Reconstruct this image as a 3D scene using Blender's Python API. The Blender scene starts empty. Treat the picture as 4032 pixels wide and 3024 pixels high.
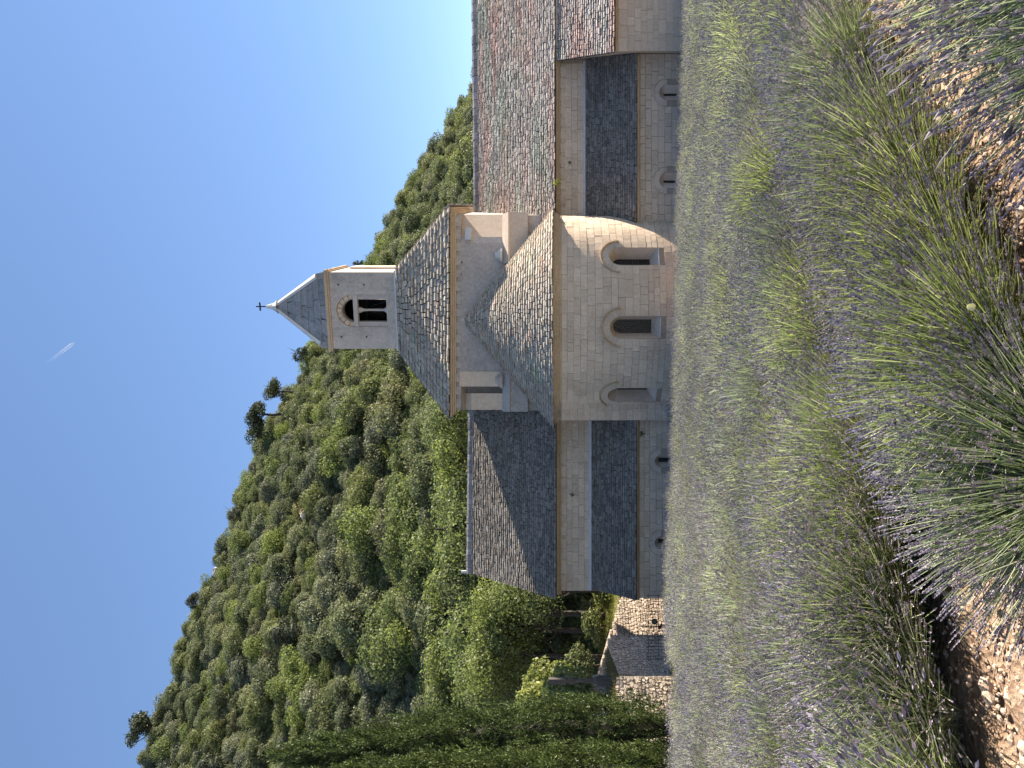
import bpy, math, random
import numpy as np
from mathutils import Vector, Matrix

rng = random.Random(11)
nr = np.random.default_rng(11)
scene = bpy.context.scene
COL = scene.collection

# ------------------------------------------------------------------ camera
# World: x right, y away from the camera, z up; the lens sits at the origin, level.
# The photograph was taken with the phone on its side, so the picture's right is "down".
FOC, HOR = 3000.0, 2210.0          # focal length and horizon row, in photo pixels (upright)
cam_d = bpy.data.cameras.new('camera')
cam = bpy.data.objects.new('camera', cam_d)
COL.objects.link(cam)
cam.matrix_world = Matrix(((0, 1, 0, 0), (0, 0, -1, 0), (-1, 0, 0, 0), (0, 0, 0, 1)))
cam_d.sensor_fit = 'HORIZONTAL'
cam_d.sensor_width = 36.0
cam_d.lens = 36.0 * FOC / 4032.0
cam_d.shift_x = -(HOR - 2016.0) / 4032.0
cam_d.clip_start = 0.05
cam_d.clip_end = 9000.0
scene.camera = cam

# ------------------------------------------------------------------ light
SUN_EL, SUN_AZ = math.radians(36), math.radians(62)      # azimuth from +y towards +x
SUND = Vector((math.cos(SUN_EL) * math.sin(SUN_AZ), math.cos(SUN_EL) * math.cos(SUN_AZ), math.sin(SUN_EL)))
world = bpy.data.worlds.new('World')
scene.world = world
world.use_nodes = True
wn = world.node_tree
wn.nodes.clear()
wo = wn.nodes.new('ShaderNodeOutputWorld')
bg = wn.nodes.new('ShaderNodeBackground')
sky = wn.nodes.new('ShaderNodeTexSky')
sky.sky_type = 'NISHITA'
sky.sun_disc = False
sky.sun_elevation = SUN_EL
sky.sun_rotation = SUN_AZ
sky.altitude = 4000
sky.air_density = 0.8
sky.dust_density = 0.0
sky.ozone_density = 4.5
bg.inputs['Strength'].default_value = 0.15
# the phone's soft tone curve on the whole sky: less glow towards the sun, deeper blue away from it
gm = wn.nodes.new('ShaderNodeGamma')
gm.inputs[1].default_value = 0.6
hs = wn.nodes.new('ShaderNodeHueSaturation')
hs.inputs['Saturation'].default_value = 1.27
hs.inputs['Hue'].default_value = 0.507
hs.inputs['Value'].default_value = 1.07
wn.links.new(sky.outputs[0], gm.inputs[0])
wn.links.new(gm.outputs[0], hs.inputs['Color'])
wn.links.new(hs.outputs[0], bg.inputs[0])
wn.links.new(bg.outputs[0], wo.inputs[0])
sun_d = bpy.data.lights.new('sun', 'SUN')
sun_d.energy = 5.0
sun_d.angle = math.radians(0.5)
sun_d.color = (1.0, 0.94, 0.87)
sun = bpy.data.objects.new('sun', sun_d)
sun.rotation_euler = (-SUND).to_track_quat('-Z', 'Y').to_euler()
sun.location = (30, 20, 60)
COL.objects.link(sun)
scene.view_settings.view_transform = 'Standard'
scene.view_settings.look = 'None'
scene.view_settings.exposure = 1.6
scene.view_settings.gamma = 1.0
scene.view_settings.use_curve_mapping = False
scene.view_settings.use_white_balance = True
scene.view_settings.white_balance_temperature = 7200


def px(X, Y, d):
    return Vector(((X - 1512) / FOC * d, d, -(Y - HOR) / FOC * d))


# ------------------------------------------------------------------ materials
def nmat(name):
    m = bpy.data.materials.new(name)
    m.use_nodes = True
    nt = m.node_tree
    b = nt.nodes['Principled BSDF']
    return m, nt, b


def ramp(nt, fac, stops):
    r = nt.nodes.new('ShaderNodeValToRGB')
    e = r.color_ramp.elements
    while len(e) < len(stops):
        e.new(0.5)
    for i, (p, c) in enumerate(stops):
        e[i].position = p
        e[i].color = (c[0], c[1], c[2], 1)
    nt.links.new(fac, r.inputs[0])
    return r.outputs[0]


def noise(nt, scale, detail=4, rough=0.6, vec=None, mscale=None):
    n = nt.nodes.new('ShaderNodeTexNoise')
    n.inputs['Scale'].default_value = scale
    n.inputs['Detail'].default_value = detail
    n.inputs['Roughness'].default_value = rough
    if vec is None:
        vec = nt.nodes.new('ShaderNodeNewGeometry').outputs['Position']
    if mscale:
        mp = nt.nodes.new('ShaderNodeMapping')
        mp.inputs['Scale'].default_value = mscale
        nt.links.new(vec, mp.inputs[0])
        vec = mp.outputs[0]
    nt.links.new(vec, n.inputs['Vector'])
    return n.outputs['Fac']


def mixc(nt, fac, a, b, mode='MIX'):
    m = nt.nodes.new('ShaderNodeMix')
    m.data_type = 'RGBA'
    m.blend_type = mode
    for s, v in ((m.inputs[0], fac), (m.inputs[6], a), (m.inputs[7], b)):
        if hasattr(v, 'links'):
            nt.links.new(v, s)
        elif isinstance(v, (int, float)):
            s.default_value = v
        else:
            s.default_value = (v[0], v[1], v[2], 1)
    return m.outputs[2]


def math_n(nt, op, a, b):
    m = nt.nodes.new('ShaderNodeMath')
    m.operation = op
    for s, v in zip(m.inputs, (a, b)):
        if hasattr(v, 'links'):
            nt.links.new(v, s)
        else:
            s.default_value = v
    return m.outputs[0]


def piece_rand(nt):
    g = nt.nodes.new('ShaderNodeNewGeometry').outputs['Random Per Island']
    o = nt.nodes.new('ShaderNodeObjectInfo').outputs['Random']
    return math_n(nt, 'FRACT', math_n(nt, 'ADD', g, o), 0)


def bump(nt, b, h, strength, dist=0.02):
    bn = nt.nodes.new('ShaderNodeBump')
    bn.inputs['Strength'].default_value = strength
    bn.inputs['Distance'].default_value = dist
    nt.links.new(h, bn.inputs['Height'])
    nt.links.new(bn.outputs[0], b.inputs['Normal'])


def stone_mat(name, ca, cb, cc, var=0.25, stain=None, stain_amt=0.5, bumpy=0.5, fine=9.0, big=0.6, mscale=None):
    """three-tone limestone: broad patches, grain and a per-piece brightness"""
    m, nt, b = nmat(name)
    c1 = ramp(nt, noise(nt, big, 5, 0.65), [(0.32, ca), (0.68, cb)])
    c2 = mixc(nt, ramp(nt, noise(nt, fine, 6, 0.7), [(0.42, (0, 0, 0)), (0.72, (1, 1, 1))]), c1, cc)
    if stain:
        s = ramp(nt, noise(nt, 1.3, 6, 0.7, mscale=mscale), [(0.5, (0, 0, 0)), (0.75, (stain_amt,) * 3)])
        c2 = mixc(nt, s, c2, stain)
    v = ramp(nt, piece_rand(nt), [(0, (1 - var,) * 3), (1, (1 + var * 0.8,) * 3)])
    c3 = mixc(nt, 1.0, c2, v, 'MULTIPLY')
    nt.links.new(c3, b.inputs['Base Color'])
    b.inputs['Roughness'].default_value = 0.9
    b.inputs['Specular IOR Level'].default_value = 0.15
    bump(nt, b, noise(nt, 22, 8, 0.75), bumpy)
    return m


def roof_mat(name, ca, cb, cc, var, tints=None, stretch=(0.35, 1, 2.2)):
    m, nt, b = nmat(name)
    c = ramp(nt, noise(nt, 5, 5, 0.7), [(0.3, ca), (0.55, cb), (0.75, cc)])
    v = ramp(nt, piece_rand(nt), [(0, (1 - var,) * 3), (1, (1 + var,) * 3)])
    c = mixc(nt, 1.0, c, v, 'MULTIPLY')
    if tints:
        for i, (t, lo, hi, sc, amt) in enumerate(tints):
            n = noise(nt, sc, 4, 0.65, mscale=(stretch[0] + 0.01 * i, stretch[1], stretch[2] + 0.13 * i))
            f = ramp(nt, n, [(lo, (0, 0, 0)), (hi, (amt,) * 3)])
            c = mixc(nt, f, c, mixc(nt, 1.0, c, t, 'MULTIPLY'))
    nt.links.new(c, b.inputs['Base Color'])
    b.inputs['Roughness'].default_value = 0.92
    b.inputs['Specular IOR Level'].default_value = 0.1
    bump(nt, b, noise(nt, 30, 6, 0.8), 0.6)
    return m


def plain(name, col, rough=0.7, metal=0.0, var=0.0, sc=8):
    m, nt, b = nmat(name)
    if var:
        c = ramp(nt, noise(nt, sc, 5, 0.65), [(0.3, [x * (1 - var) for x in col]), (0.7, [x * (1 + var) for x in col])])
        nt.links.new(c, b.inputs['Base Color'])
    else:
        b.inputs['Base Color'].default_value = (*col, 1)
    b.inputs['Roughness'].default_value = rough
    b.inputs['Metallic'].default_value = metal
    return m


def leaf_mat(name, cols, trans=0.35, var=0.35, objvar=0.25, patch=0.5):
    m, nt, b = nmat(name)
    out = nt.nodes['Material Output']
    nt.nodes.remove(b)
    isl = nt.nodes.new('ShaderNodeNewGeometry').outputs['Random Per Island']
    c = ramp(nt, isl, [(0, cols[0]), (0.5, cols[1]), (1, cols[2])])
    n = ramp(nt, noise(nt, patch, 3, 0.6), [(0.3, (1 - var,) * 3), (0.7, (1 + var,) * 3)])
    c = mixc(nt, 1.0, c, n, 'MULTIPLY')
    o = nt.nodes.new('ShaderNodeObjectInfo').outputs['Random']
    ov = ramp(nt, o, [(0, (1 - objvar, 1 - objvar, 1 - objvar * 0.6)), (0.5, (1, 1, 1)), (1, (1 + objvar * 1.2, 1 + objvar, 1 - objvar * 0.4))])
    c = mixc(nt, 1.0, c, ov, 'MULTIPLY')
    d = nt.nodes.new('ShaderNodeBsdfDiffuse')
    t = nt.nodes.new('ShaderNodeBsdfTranslucent')
    g = nt.nodes.new('ShaderNodeBsdfGlossy')
    g.inputs['Roughness'].default_value = 0.45
    nt.links.new(c, d.inputs[0])
    nt.links.new(mixc(nt, 1.0, c, (1.1, 1.18, 0.78), 'MULTIPLY'), t.inputs[0])
    mx = nt.nodes.new('ShaderNodeMixShader')
    mx.inputs[0].default_value = trans
    nt.links.new(d.outputs[0], mx.inputs[1])
    nt.links.new(t.outputs[0], mx.inputs[2])
    m2 = nt.nodes.new('ShaderNodeMixShader')
    m2.inputs[0].default_value = 0.015
    nt.links.new(mx.outputs[0], m2.inputs[1])
    nt.links.new(g.outputs[0], m2.inputs[2])
    nt.links.new(m2.outputs[0], out.inputs[0])
    return m


M = {}
M['ashlar'] = stone_mat('limestone_ashlar', (0.54, 0.41, 0.295), (0.68, 0.53, 0.39), (0.72, 0.59, 0.46), 0.11, (0.43, 0.31, 0.215), 0.5, 0.5)
M['mortar'] = stone_mat('mortar', (0.30, 0.22, 0.155), (0.42, 0.32, 0.235), (0.46, 0.36, 0.27), 0.0)
M['tower'] = stone_mat('weathered_grey_limestone', (0.34, 0.30, 0.265), (0.44, 0.39, 0.345), (0.53, 0.47, 0.42), 0.08, (0.19, 0.18, 0.18), 0.5, 0.45, fine=6)
M['pillar_shade'] = stone_mat('shade_darkened_stone', (0.07, 0.062, 0.055), (0.115, 0.10, 0.088), (0.16, 0.14, 0.12), 0.05)  # tree shade over the pillar painted in as darker stone
M['clean'] = stone_mat('clean_limestone', (0.52, 0.40, 0.30), (0.64, 0.51, 0.40), (0.68, 0.57, 0.46), 0.10, (0.40, 0.30, 0.20), 0.35, 0.3)
M['ochre'] = stone_mat('ochre_moulding_stone', (0.42, 0.29, 0.17), (0.52, 0.38, 0.25), (0.56, 0.45, 0.33), 0.08, (0.26, 0.19, 0.13), 0.4, 0.3)
M['pale'] = stone_mat('pale_ledge_stone', (0.48, 0.47, 0.45), (0.58, 0.56, 0.53), (0.64, 0.62, 0.58), 0.1, None, 0, 0.3)
M['rubble'] = stone_mat('rubble_stone', (0.42, 0.34, 0.26), (0.55, 0.46, 0.37), (0.62, 0.55, 0.46), 0.28, (0.35, 0.25, 0.17), 0.4, 0.8)
M['rubble_core'] = stone_mat('rubble_mortar', (0.32, 0.25, 0.19), (0.42, 0.34, 0.27), (0.48, 0.40, 0.32), 0.0)
M['lauze'] = roof_mat('grey_stone_slates', (0.18, 0.16, 0.137), (0.265, 0.238, 0.205), (0.36, 0.325, 0.28), 0.26)
M['lauze_apse'] = roof_mat('lichened_stone_slates', (0.33, 0.29, 0.24), (0.45, 0.40, 0.335), (0.54, 0.485, 0.415), 0.22,
                           [((1.15, 0.88, 0.80), 0.55, 0.7, 1.1, 0.7), ((0.80, 1.04, 0.94), 0.55, 0.7, 0.9, 0.8)], (1, 1, 1.5))
M['lauze_pink'] = roof_mat('pink_and_green_lichened_slates', (0.34, 0.305, 0.275), (0.46, 0.42, 0.38), (0.56, 0.515, 0.47), 0.24,
                           [((1.14, 0.80, 0.75), 0.46, 0.62, 1.0, 0.68), ((0.76, 0.98, 0.90), 0.47, 0.63, 0.85, 0.78)], (0.22, 0.9, 1.5))
M['ridge'] = roof_mat('ridge_stone', (0.17, 0.16, 0.16), (0.27, 0.255, 0.25), (0.36, 0.34, 0.33), 0.3)
M['deck'] = plain('roof_bedding', (0.045, 0.042, 0.04), 0.95)
M['dark'] = plain('interior_shade', (0.012, 0.011, 0.010), 0.6)  # near-black colour stands in for the shade inside openings
M['glass'] = plain('dark_leaded_glass', (0.012, 0.012, 0.013), 0.25)
M['lead'] = plain('lead_came', (0.11, 0.105, 0.10), 0.6)
M['iron'] = plain('rusty_iron', (0.06, 0.032, 0.02), 0.75, 0.2, 0.4)
M['darkiron'] = plain('dark_iron', (0.018, 0.017, 0.016), 0.6, 0.3)
M['bronze'] = plain('bell_bronze', (0.10, 0.07, 0.05), 0.5, 0.7)
M['bark'] = plain('bark', (0.045, 0.036, 0.028), 0.95, 0, 0.4, 5)


# ------------------------------------------------------------------ mesh helpers
WLOC = {}


class MB:
    def __init__(s):
        s.v = []; s.f = []; s.m = []

    def add(s, verts, faces, mi=0):
        o = len(s.v)
        s.v.extend([tuple(p) for p in verts])
        for f in faces:
            s.f.append(tuple(i + o for i in f)); s.m.append(mi)

    def quad(s, a, b, c, d, mi=0):
        s.add((a, b, c, d), ((0, 1, 2, 3),), mi)

    def hexa(s, p, mi=0):           # 8 points: bottom ring 0-3, top ring 4-7
        s.add(p, ((3, 2, 1, 0), (4, 5, 6, 7), (0, 1, 5, 4), (1, 2, 6, 5), (2, 3, 7, 6), (3, 0, 4, 7)), mi)

    def box(s, x0, x1, y0, y1, z0, z1, mi=0):
        s.hexa([(x0, y0, z0), (x1, y0, z0), (x1, y1, z0), (x0, y1, z0), (x0, y0, z1), (x1, y0, z1), (x1, y1, z1), (x0, y1, z1)], mi)

    def tube(s, pts, rad, n=6, mi=0, cap=True):
        pts = [Vector(p) for p in pts]
        if not hasattr(rad, '__len__'):
            rad = [rad] * len(pts)
        rings = []
        for i, p in enumerate(pts):
            t = (pts[min(i + 1, len(pts) - 1)] - pts[max(i - 1, 0)]).normalized()
            a = t.orthogonal().normalized() if abs(t.z) < 0.9 else t.cross(Vector((0, 1, 0))).normalized()
            b = t.cross(a)
            rings.append([p + (a * math.cos(k * 2 * math.pi / n) + b * math.sin(k * 2 * math.pi / n)) * rad[i] for k in range(n)])
        o = len(s.v)
        for r in rings:
            s.v.extend([tuple(q) for q in r])
        for i in range(len(rings) - 1):
            for k in range(n):
                s.f.append((o + i * n + k, o + i * n + (k + 1) % n, o + (i + 1) * n + (k + 1) % n, o + (i + 1) * n + k)); s.m.append(mi)
        if cap:
            s.f.append(tuple(o + (len(rings) - 1) * n + k for k in range(n))); s.m.append(mi)
            s.f.append(tuple(o + n - 1 - k for k in range(n))); s.m.append(mi)

    def lathe(s, c, prof, n=12, mi=0):
        o = len(s.v)
        for r, z in prof:
            for k in range(n):
                a = k * 2 * math.pi / n
                s.v.append((c[0] + r * math.cos(a), c[1] + r * math.sin(a), c[2] + z))
        for i in range(len(prof) - 1):
            for k in range(n):
                s.f.append((o + i * n + k, o + i * n + (k + 1) % n, o + (i + 1) * n + (k + 1) % n, o + (i + 1) * n + k)); s.m.append(mi)

    def build(s, name, mats, parent=None, smooth=False):
        return mkobj(name, s.v, s.f, mats, parent, s.m, smooth)


def mkmesh(name, verts, faces, mats, mi=None, smooth=False):
    me = bpy.data.meshes.new(name)
    me.from_pydata([tuple(v) for v in verts], [], faces)
    for m in (mats if isinstance(mats, (list, tuple)) else [mats]):
        me.materials.append(m)
    if mi is not None and any(mi):
        me.polygons.foreach_set('material_index', mi)
    if smooth:
        me.polygons.foreach_set('use_smooth', [True] * len(me.polygons))
    me.update()
    return me


def link(o, parent=None, wloc=(0, 0, 0)):
    COL.objects.link(o)
    w = Vector(wloc)
    if parent is not None:
        o.parent = parent
        o.location = w - WLOC[parent.name]
    else:
        o.location = w
    WLOC[o.name] = w
    return o


def mkobj(name, verts, faces, mats, parent=None, mi=None, smooth=False):
    a = np.array([tuple(v) for v in verts], dtype=float)
    c = (a.min(0) + a.max(0)) / 2
    c[2] = a[:, 2].min()
    me = mkmesh(name, a - c, faces, mats, mi, smooth)
    return link(bpy.data.objects.new(name, me), parent, c)


def quadmesh(name, P, mats, mi=None):
    """fast mesh of loose quads: P is (n,4,3)"""
    n = len(P)
    me = bpy.data.meshes.new(name)
    me.vertices.add(n * 4); me.loops.add(n * 4); me.polygons.add(n)
    me.vertices.foreach_set('co', np.ascontiguousarray(P, dtype=np.float32).ravel())
    me.loops.foreach_set('vertex_index', np.arange(n * 4, dtype=np.int32))
    me.polygons.foreach_set('loop_start', np.arange(0, n * 4, 4, dtype=np.int32))
    for m in (mats if isinstance(mats, (list, tuple)) else [mats]):
        me.materials.append(m)
    if mi is not None:
        me.polygons.foreach_set('material_index', np.asarray(mi, dtype=np.int32))
    me.update(calc_edges=True)
    return me


def empty(name, loc):
    return link(bpy.data.objects.new(name, None), None, loc)


def tag(o, label=None, cat=None, group=None, kind=None):
    if label: o['label'] = label
    if cat: o['category'] = cat
    if group: o['group'] = group
    if kind: o['kind'] = kind
    return o


# pieces (stones, slates): the 300 that show largest become objects, the rest one stuff part per parent
PIECES = {}


def piece(thing, name, parent, verts, faces, mat):
    PIECES.setdefault((thing.name, name), []).append((parent, verts, faces, mat))


def flush_pieces(limit=300):
    for (tn, name), L in PIECES.items():
        def size(it):
            a = np.array([tuple(p) for p in it[1]]); c = a.mean(0)
            e = np.sort((a.max(0) - a.min(0))[[0, 2]])
            vis = 1.0 if abs(c[0] / c[1]) < 0.5 else 0.01
            return vis * (e[0] + 0.05) * e[1] / c[1] ** 2
        L = sorted(L, key=size, reverse=True)
        for par, v, f, m in L[:limit]:
            mkobj(name, v, f, m, par)
        rest = {}
        for par, v, f, m in L[limit:]:
            rest.setdefault((par.name, m.name), (par, m, MB()))[2].add(v, f)
        for (pn, mn), (par, m, mb) in rest.items():
            o = mb.build(name + 's', m, par)
            o['kind'] = 'stuff'


# ------------------------------------------------------------------ walls
def plane_map(d):
    return lambda s, z, e: Vector((s, d - e, z))


def cyl_map(cx, cy, R):
    return lambda s, z, e: Vector((cx + (R + e) * math.sin(s / R), cy - (R + e) * math.cos(s / R), z))


def rot_map(ox, oy, a):
    u = Vector((math.cos(a), -math.sin(a), 0)); n = Vector((-math.sin(a), -math.cos(a), 0))
    return lambda s, z, e: Vector((ox, oy, z)) + u * s + n * e


class Arch:
    def __init__(s, sc, w, sill, spring):
        s.sc, s.w, s.sill, s.spring = sc, w, sill, spring

    def top(s, x):
        return s.spring + math.sqrt(max(0, s.w ** 2 - (x - s.sc) ** 2))

    def half(s, z):
        if z <= s.sill or z >= s.spring + s.w: return 0
        if z <= s.spring: return s.w
        return math.sqrt(max(0, s.w ** 2 - (z - s.spring) ** 2))

    def xs(s, n=12):
        return [s.sc + s.w * math.cos(math.pi * k / n) for k in range(n, -1, -1)]

    def outline(s, n=12):
        p = [(s.sc - s.w, s.sill)]
        p += [(s.sc - s.w * math.cos(math.pi * k / n), s.spring + s.w * math.sin(math.pi * k / n)) for k in range(n + 1)]
        return p + [(s.sc + s.w, s.sill)]


def wall(mb, F, s0, s1, z0, z1, holes=(), step=0.5, e=0.0, mi=0):
    xs = {s0, s1}
    for h in holes: xs.update(x for x in h.xs() if s0 < x < s1)
    n = max(1, int((s1 - s0) / step))
    xs.update(s0 + (s1 - s0) * k / n for k in range(n + 1))
    xs = sorted(xs)
    xs = [x for i, x in enumerate(xs) if i == 0 or x - xs[i - 1] > 1e-4]
    for a, b in zip(xs, xs[1:]):
        cur = [(z0, z0)]
        act = [h for h in holes if h.sc - h.w - 1e-6 <= (a + b) / 2 <= h.sc + h.w + 1e-6]
        for h in sorted(act, key=lambda h: h.sill):
            la, lb = cur[-1]
            if h.sill > z0:
                mb.quad(F(a, la, e), F(b, lb, e), F(b, h.sill, e), F(a, h.sill, e), mi)
            cur.append((h.top(a), h.top(b)))
        la, lb = cur[-1]
        mb.quad(F(a, la, e), F(b, lb, e), F(b, z1, e), F(a, z1, e), mi)


def strip_between(mb, F, A, B, ea, eb, mi=0, close=True):
    n = len(A)
    for i in range(n if close else n - 1):
        j = (i + 1) % n
        mb.quad(F(*A[i], ea), F(*A[j], ea), F(*B[j], eb), F(*B[i], eb), mi)


def ashlar(thing, parent, F, s0, s1, z0, z1, holes, mat, hr=(0.24, 0.36), wr=(0.35, 0.95), gap=0.008, segs=1, proud=0.022):
    z = z0
    while z < z1 - 0.05:
        h = rng.uniform(*hr)
        if z + h > z1 - 0.12: h = z1 - z
        za, zb = z + gap, z + h - gap
        forb = []
        for a in holes:
            hs = [a.half(za + (zb - za) * k / 6) for k in range(7)]
            if max(hs) > 0:
                # under the voussoir ring the blocks may run in behind it, never into the opening
                w = max(min(hs), max(a.inner.half(za + (zb - za) * k / 6) for k in range(7)) + 0.01)
                if w > 0.01: forb.append((a.sc - w, a.sc + w))
        segsx = [(s0, s1)]
        for fa, fb in forb:
            nx = []
            for a, b in segsx:
                if fb <= a or fa >= b: nx.append((a, b)); continue
                if fa > a: nx.append((a, fa))
                if fb < b: nx.append((fb, b))
            segsx = nx
        for a, b in segsx:
            x = a
            while x < b - 0.02:
                w = rng.uniform(*wr)
                if x + w > b - wr[0] * 0.6: w = b - x
                p0, p1 = x + gap, x + w - gap
                if p1 - p0 > 0.03:
                    e = proud * rng.uniform(0.2, 1.0); be = -0.03
                    j = [rng.uniform(-0.006, 0.006) for _ in range(4)]
                    ns = segs if w > 0.3 else 1
                    V = []; Fc = []
                    for k in range(ns + 1):
                        s = p0 + (p1 - p0) * k / ns
                        V += [F(s, za + j[0], be), F(s, za + j[0], e + j[2] * .4), F(s, zb + j[1], e + j[3] * .4), F(s, zb + j[1], be)]
                    for k in range(ns):
                        o = k * 4
                        Fc += [(o, o + 4, o + 5, o + 1), (o + 1, o + 5, o + 6, o + 2), (o + 2, o + 6, o + 7, o + 3)]
                    Fc += [(0, 1, 2, 3), (ns * 4 + 3, ns * 4 + 2, ns * 4 + 1, ns * 4)]
                    piece(thing, 'wall_stone', parent, V, Fc, mat)
                x += w
        z += h


def voussoirs(thing, parent, F, a, r0, r1, n, e, mat, hood=None, hoodmat=None, a0=0.0):
    for k in range(n):
        t0 = a0 + (math.pi - 2 * a0) * k / n + 0.008; t1 = a0 + (math.pi - 2 * a0) * (k + 1) / n - 0.008
        V = []
        for t in (t0, (t0 + t1) / 2, t1):
            for r, ee in ((r0, -0.05), (r0, e), (r1, e), (r1, -0.05)):
                V.append(F(a.sc - r * math.cos(t), a.spring + r * math.sin(t), ee))
        Fc = []
        for q in range(2):
            o = q * 4
            Fc += [(o, o + 4, o + 5, o + 1), (o + 1, o + 5, o + 6, o + 2), (o + 2, o + 6, o + 7, o + 3)]
        Fc += [(0, 1, 2, 3), (11, 10, 9, 8)]
        mkobj('arch_stone', V, Fc, mat, parent)
    if hood:
        mb = MB(); N = 18
        ring = []
        for k in range(N + 1):
            t = a0 + (math.pi - 2 * a0) * k / N
            ring.append([F(a.sc - r * math.cos(t), a.spring + r * math.sin(t), ee) for r, ee in
                         ((r1 + 0.005, -0.03), (r1 + 0.005, e + 0.02), (r1 + hood * 0.4, e + hood), (r1 + hood, e + hood), (r1 + hood, -0.03))])
        for k in range(N):
            for q in range(4):
                mb.quad(ring[k][q], ring[k + 1][q], ring[k + 1][q + 1], ring[k][q + 1])
        mb.add(ring[0], ((0, 1, 2, 3, 4),)); mb.add(ring[-1], ((4, 3, 2, 1, 0),))
        mb.build('hood_mould', hoodmat or mat, parent)


def slates(thing, parent, S, N, rowlen, nrows, wr, thick, mat, v0=0.0, skip=None, jit=0.14):
    """overlapping stone slates; S(t,v) surface, N(t,v) normal, rowlen(v) in metres"""
    for i in range(nrows):
        va = v0 + (1 - v0) * i / nrows; dv = (1 - v0) / nrows
        L = rowlen(va + dv / 2)
        if L < 0.1: continue
        x = -rng.uniform(0, wr[1] * 0.5)
        while x < L:
            w = rng.uniform(*wr)
            a, b = max(0, x), min(L, x + w)
            x += w
            if b - a < 0.06: continue
            g = 0.5 * thick * rng.uniform(0.2, 0.45)
            ta, tb = (a + g) / L, (b - g) / L
            if skip and skip((ta + tb) / 2, va): continue
            lo = va - dv * (0.22 + rng.uniform(-jit, jit)); hi = min(1.0, va + dv * 1.15)
            lo2 = lo + dv * rng.uniform(-0.08, 0.08)
            t1 = thick * rng.uniform(0.75, 1.2); t2 = t1 * rng.uniform(0.85, 1.12)
            sl = rng.uniform(-0.1, 0.1) * (tb - ta)
            pts = [(ta, lo, t1), (tb, lo2, t2), (tb - sl, hi, 0.06 * thick), (ta + sl, hi, 0.06 * thick)]
            V = [S(t, v) + N(t, v) * (h * 0.42 if q_ < 2 else -0.02) for q_, (t, v, h) in enumerate(pts)] + [S(t, v) + N(t, v) * h for t, v, h in pts]
            # soft rounded nose: pull the top lower edge back a little
            for q, (t, v, h) in ((4, pts[0]), (5, pts[1])):
                V[q] = S(t, v + dv * 0.02) + N(t, v) * h
            piece(thing, 'roof_stone', parent, V, ((4, 5, 6, 7), (0, 1, 5, 4), (1, 2, 6, 5), (3, 0, 4, 7), (3, 2, 1, 0)), mat)


def quad_roof(thing, name, A, B, Cc, D, row, wr, thick, mat, parent, deck_only=False):
    A, B, Cc, D = map(Vector, (A, B, Cc, D))
    n = (B - A).cross(D - A).normalized()
    if n.z < 0: n = -n
    mb = MB(); sub = 1 if deck_only else 12
    bl = lambda t, v: (A + (D - A) * v) * (1 - t) + (B + (Cc - B) * v) * t - (Vector((0, 0, 0)) if deck_only else n * 0.03)
    for i in range(sub):
        for j in range(sub):
            mb.quad(bl(i / sub, j / sub), bl((i + 1) / sub, j / sub), bl((i + 1) / sub, (j + 1) / sub), bl(i / sub, (j + 1) / sub))
    o = mb.build(name, M['deck'] if not deck_only else mat, parent)
    if deck_only: return o
    S = lambda t, v: (A + (D - A) * v) * (1 - t) + (B + (Cc - B) * v) * t
    N = lambda t, v: n
    rl = lambda v: ((A + (D - A) * v) - (B + (Cc - B) * v)).length
    slope = ((D + Cc) / 2 - (A + B) / 2).length
    slates(thing, o, S, N, rl, max(2, int(round(slope / row))), wr, thick, mat)
    return o


def ridge_stones(parent, a, b, w, h, L, mat):
    a, b = Vector(a), Vector(b)
    n = int((b - a).length / L); u = (b - a).normalized()
    s = Vector((0, 1, 0)) if abs(u.x) > 0.5 else Vector((1, 0, 0))
    for k in range(n):
        p = a + (b - a) * (k + 0.03) / n; q = a + (b - a) * (k + 0.97) / n
        hh = h * rng.uniform(0.9, 1.12); ww = w * rng.uniform(0.92, 1.08)
        prof = [(-ww, -h * 0.9), (-ww * 0.75, hh * 0.35), (-ww * 0.3, hh * 0.95), (ww * 0.3, hh), (ww * 0.75, hh * 0.35), (ww, -h * 0.9)]
        V = [p + s * y + Vector((0, 0, z)) for y, z in prof] + [q + s * y + Vector((0, 0, z)) for y, z in prof]
        m = len(prof)
        F = [(i, i + 1, m + i + 1, m + i) for i in range(m - 1)] + [tuple(range(m))[::-1], tuple(range(m, 2 * m))]
        mkobj('ridge_stone', V, F, mat, parent)


# ------------------------------------------------------------------ ground
def gz(x, y):
    y2 = np.minimum(y, 33.5)
    return -1.65 - 0.117 * y2 - 0.0011 * np.clip(x, -14, 20) * y2 - 0.19 * np.clip(y - 33.6, 0, 16) * np.clip((-9.4 - x) / 0.8, 0, 1)


SKYL = [(-900, 250), (-400, 400), (0, 590), (250, 700), (500, 770), (854, 930), (1100, 1010), (1300, 1080), (1500, 1210), (1650, 1290), (1800, 1400),
        (1960, 1480), (2100, 1560), (2240, 1640), (2400, 1740), (2640, 1900), (2900, 2030), (3400, 2150), (4200, 2180)]
RID = 165.0


def hill_h(x, y):
    """terrain behind the abbey: rises from y=58 to a ridge at y=165"""
    X = 1512 + x / np.maximum(y, 20) * FOC
    top = (HOR - np.interp(X, [a for a, b in SKYL], [b for a, b in SKYL])) / FOC * RID
    t = np.clip((y - 56) / (RID - 56), 0, 1)
    base = -4.5
    prof = 0.16 * t + 0.84 * t ** 1.08
    z = base + (top - base) * prof
    z = np.where(y > RID, top - (y - RID) * 0.25, z)
    front = np.where(y > 40, -5.6 + (y - 40) / 16 * 1.1, -5.6) - 2.9 * np.clip((-9.4 - x) / 0.8, 0, 1) * (y < 55)
    return np.where(y < 56, front, z)


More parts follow.
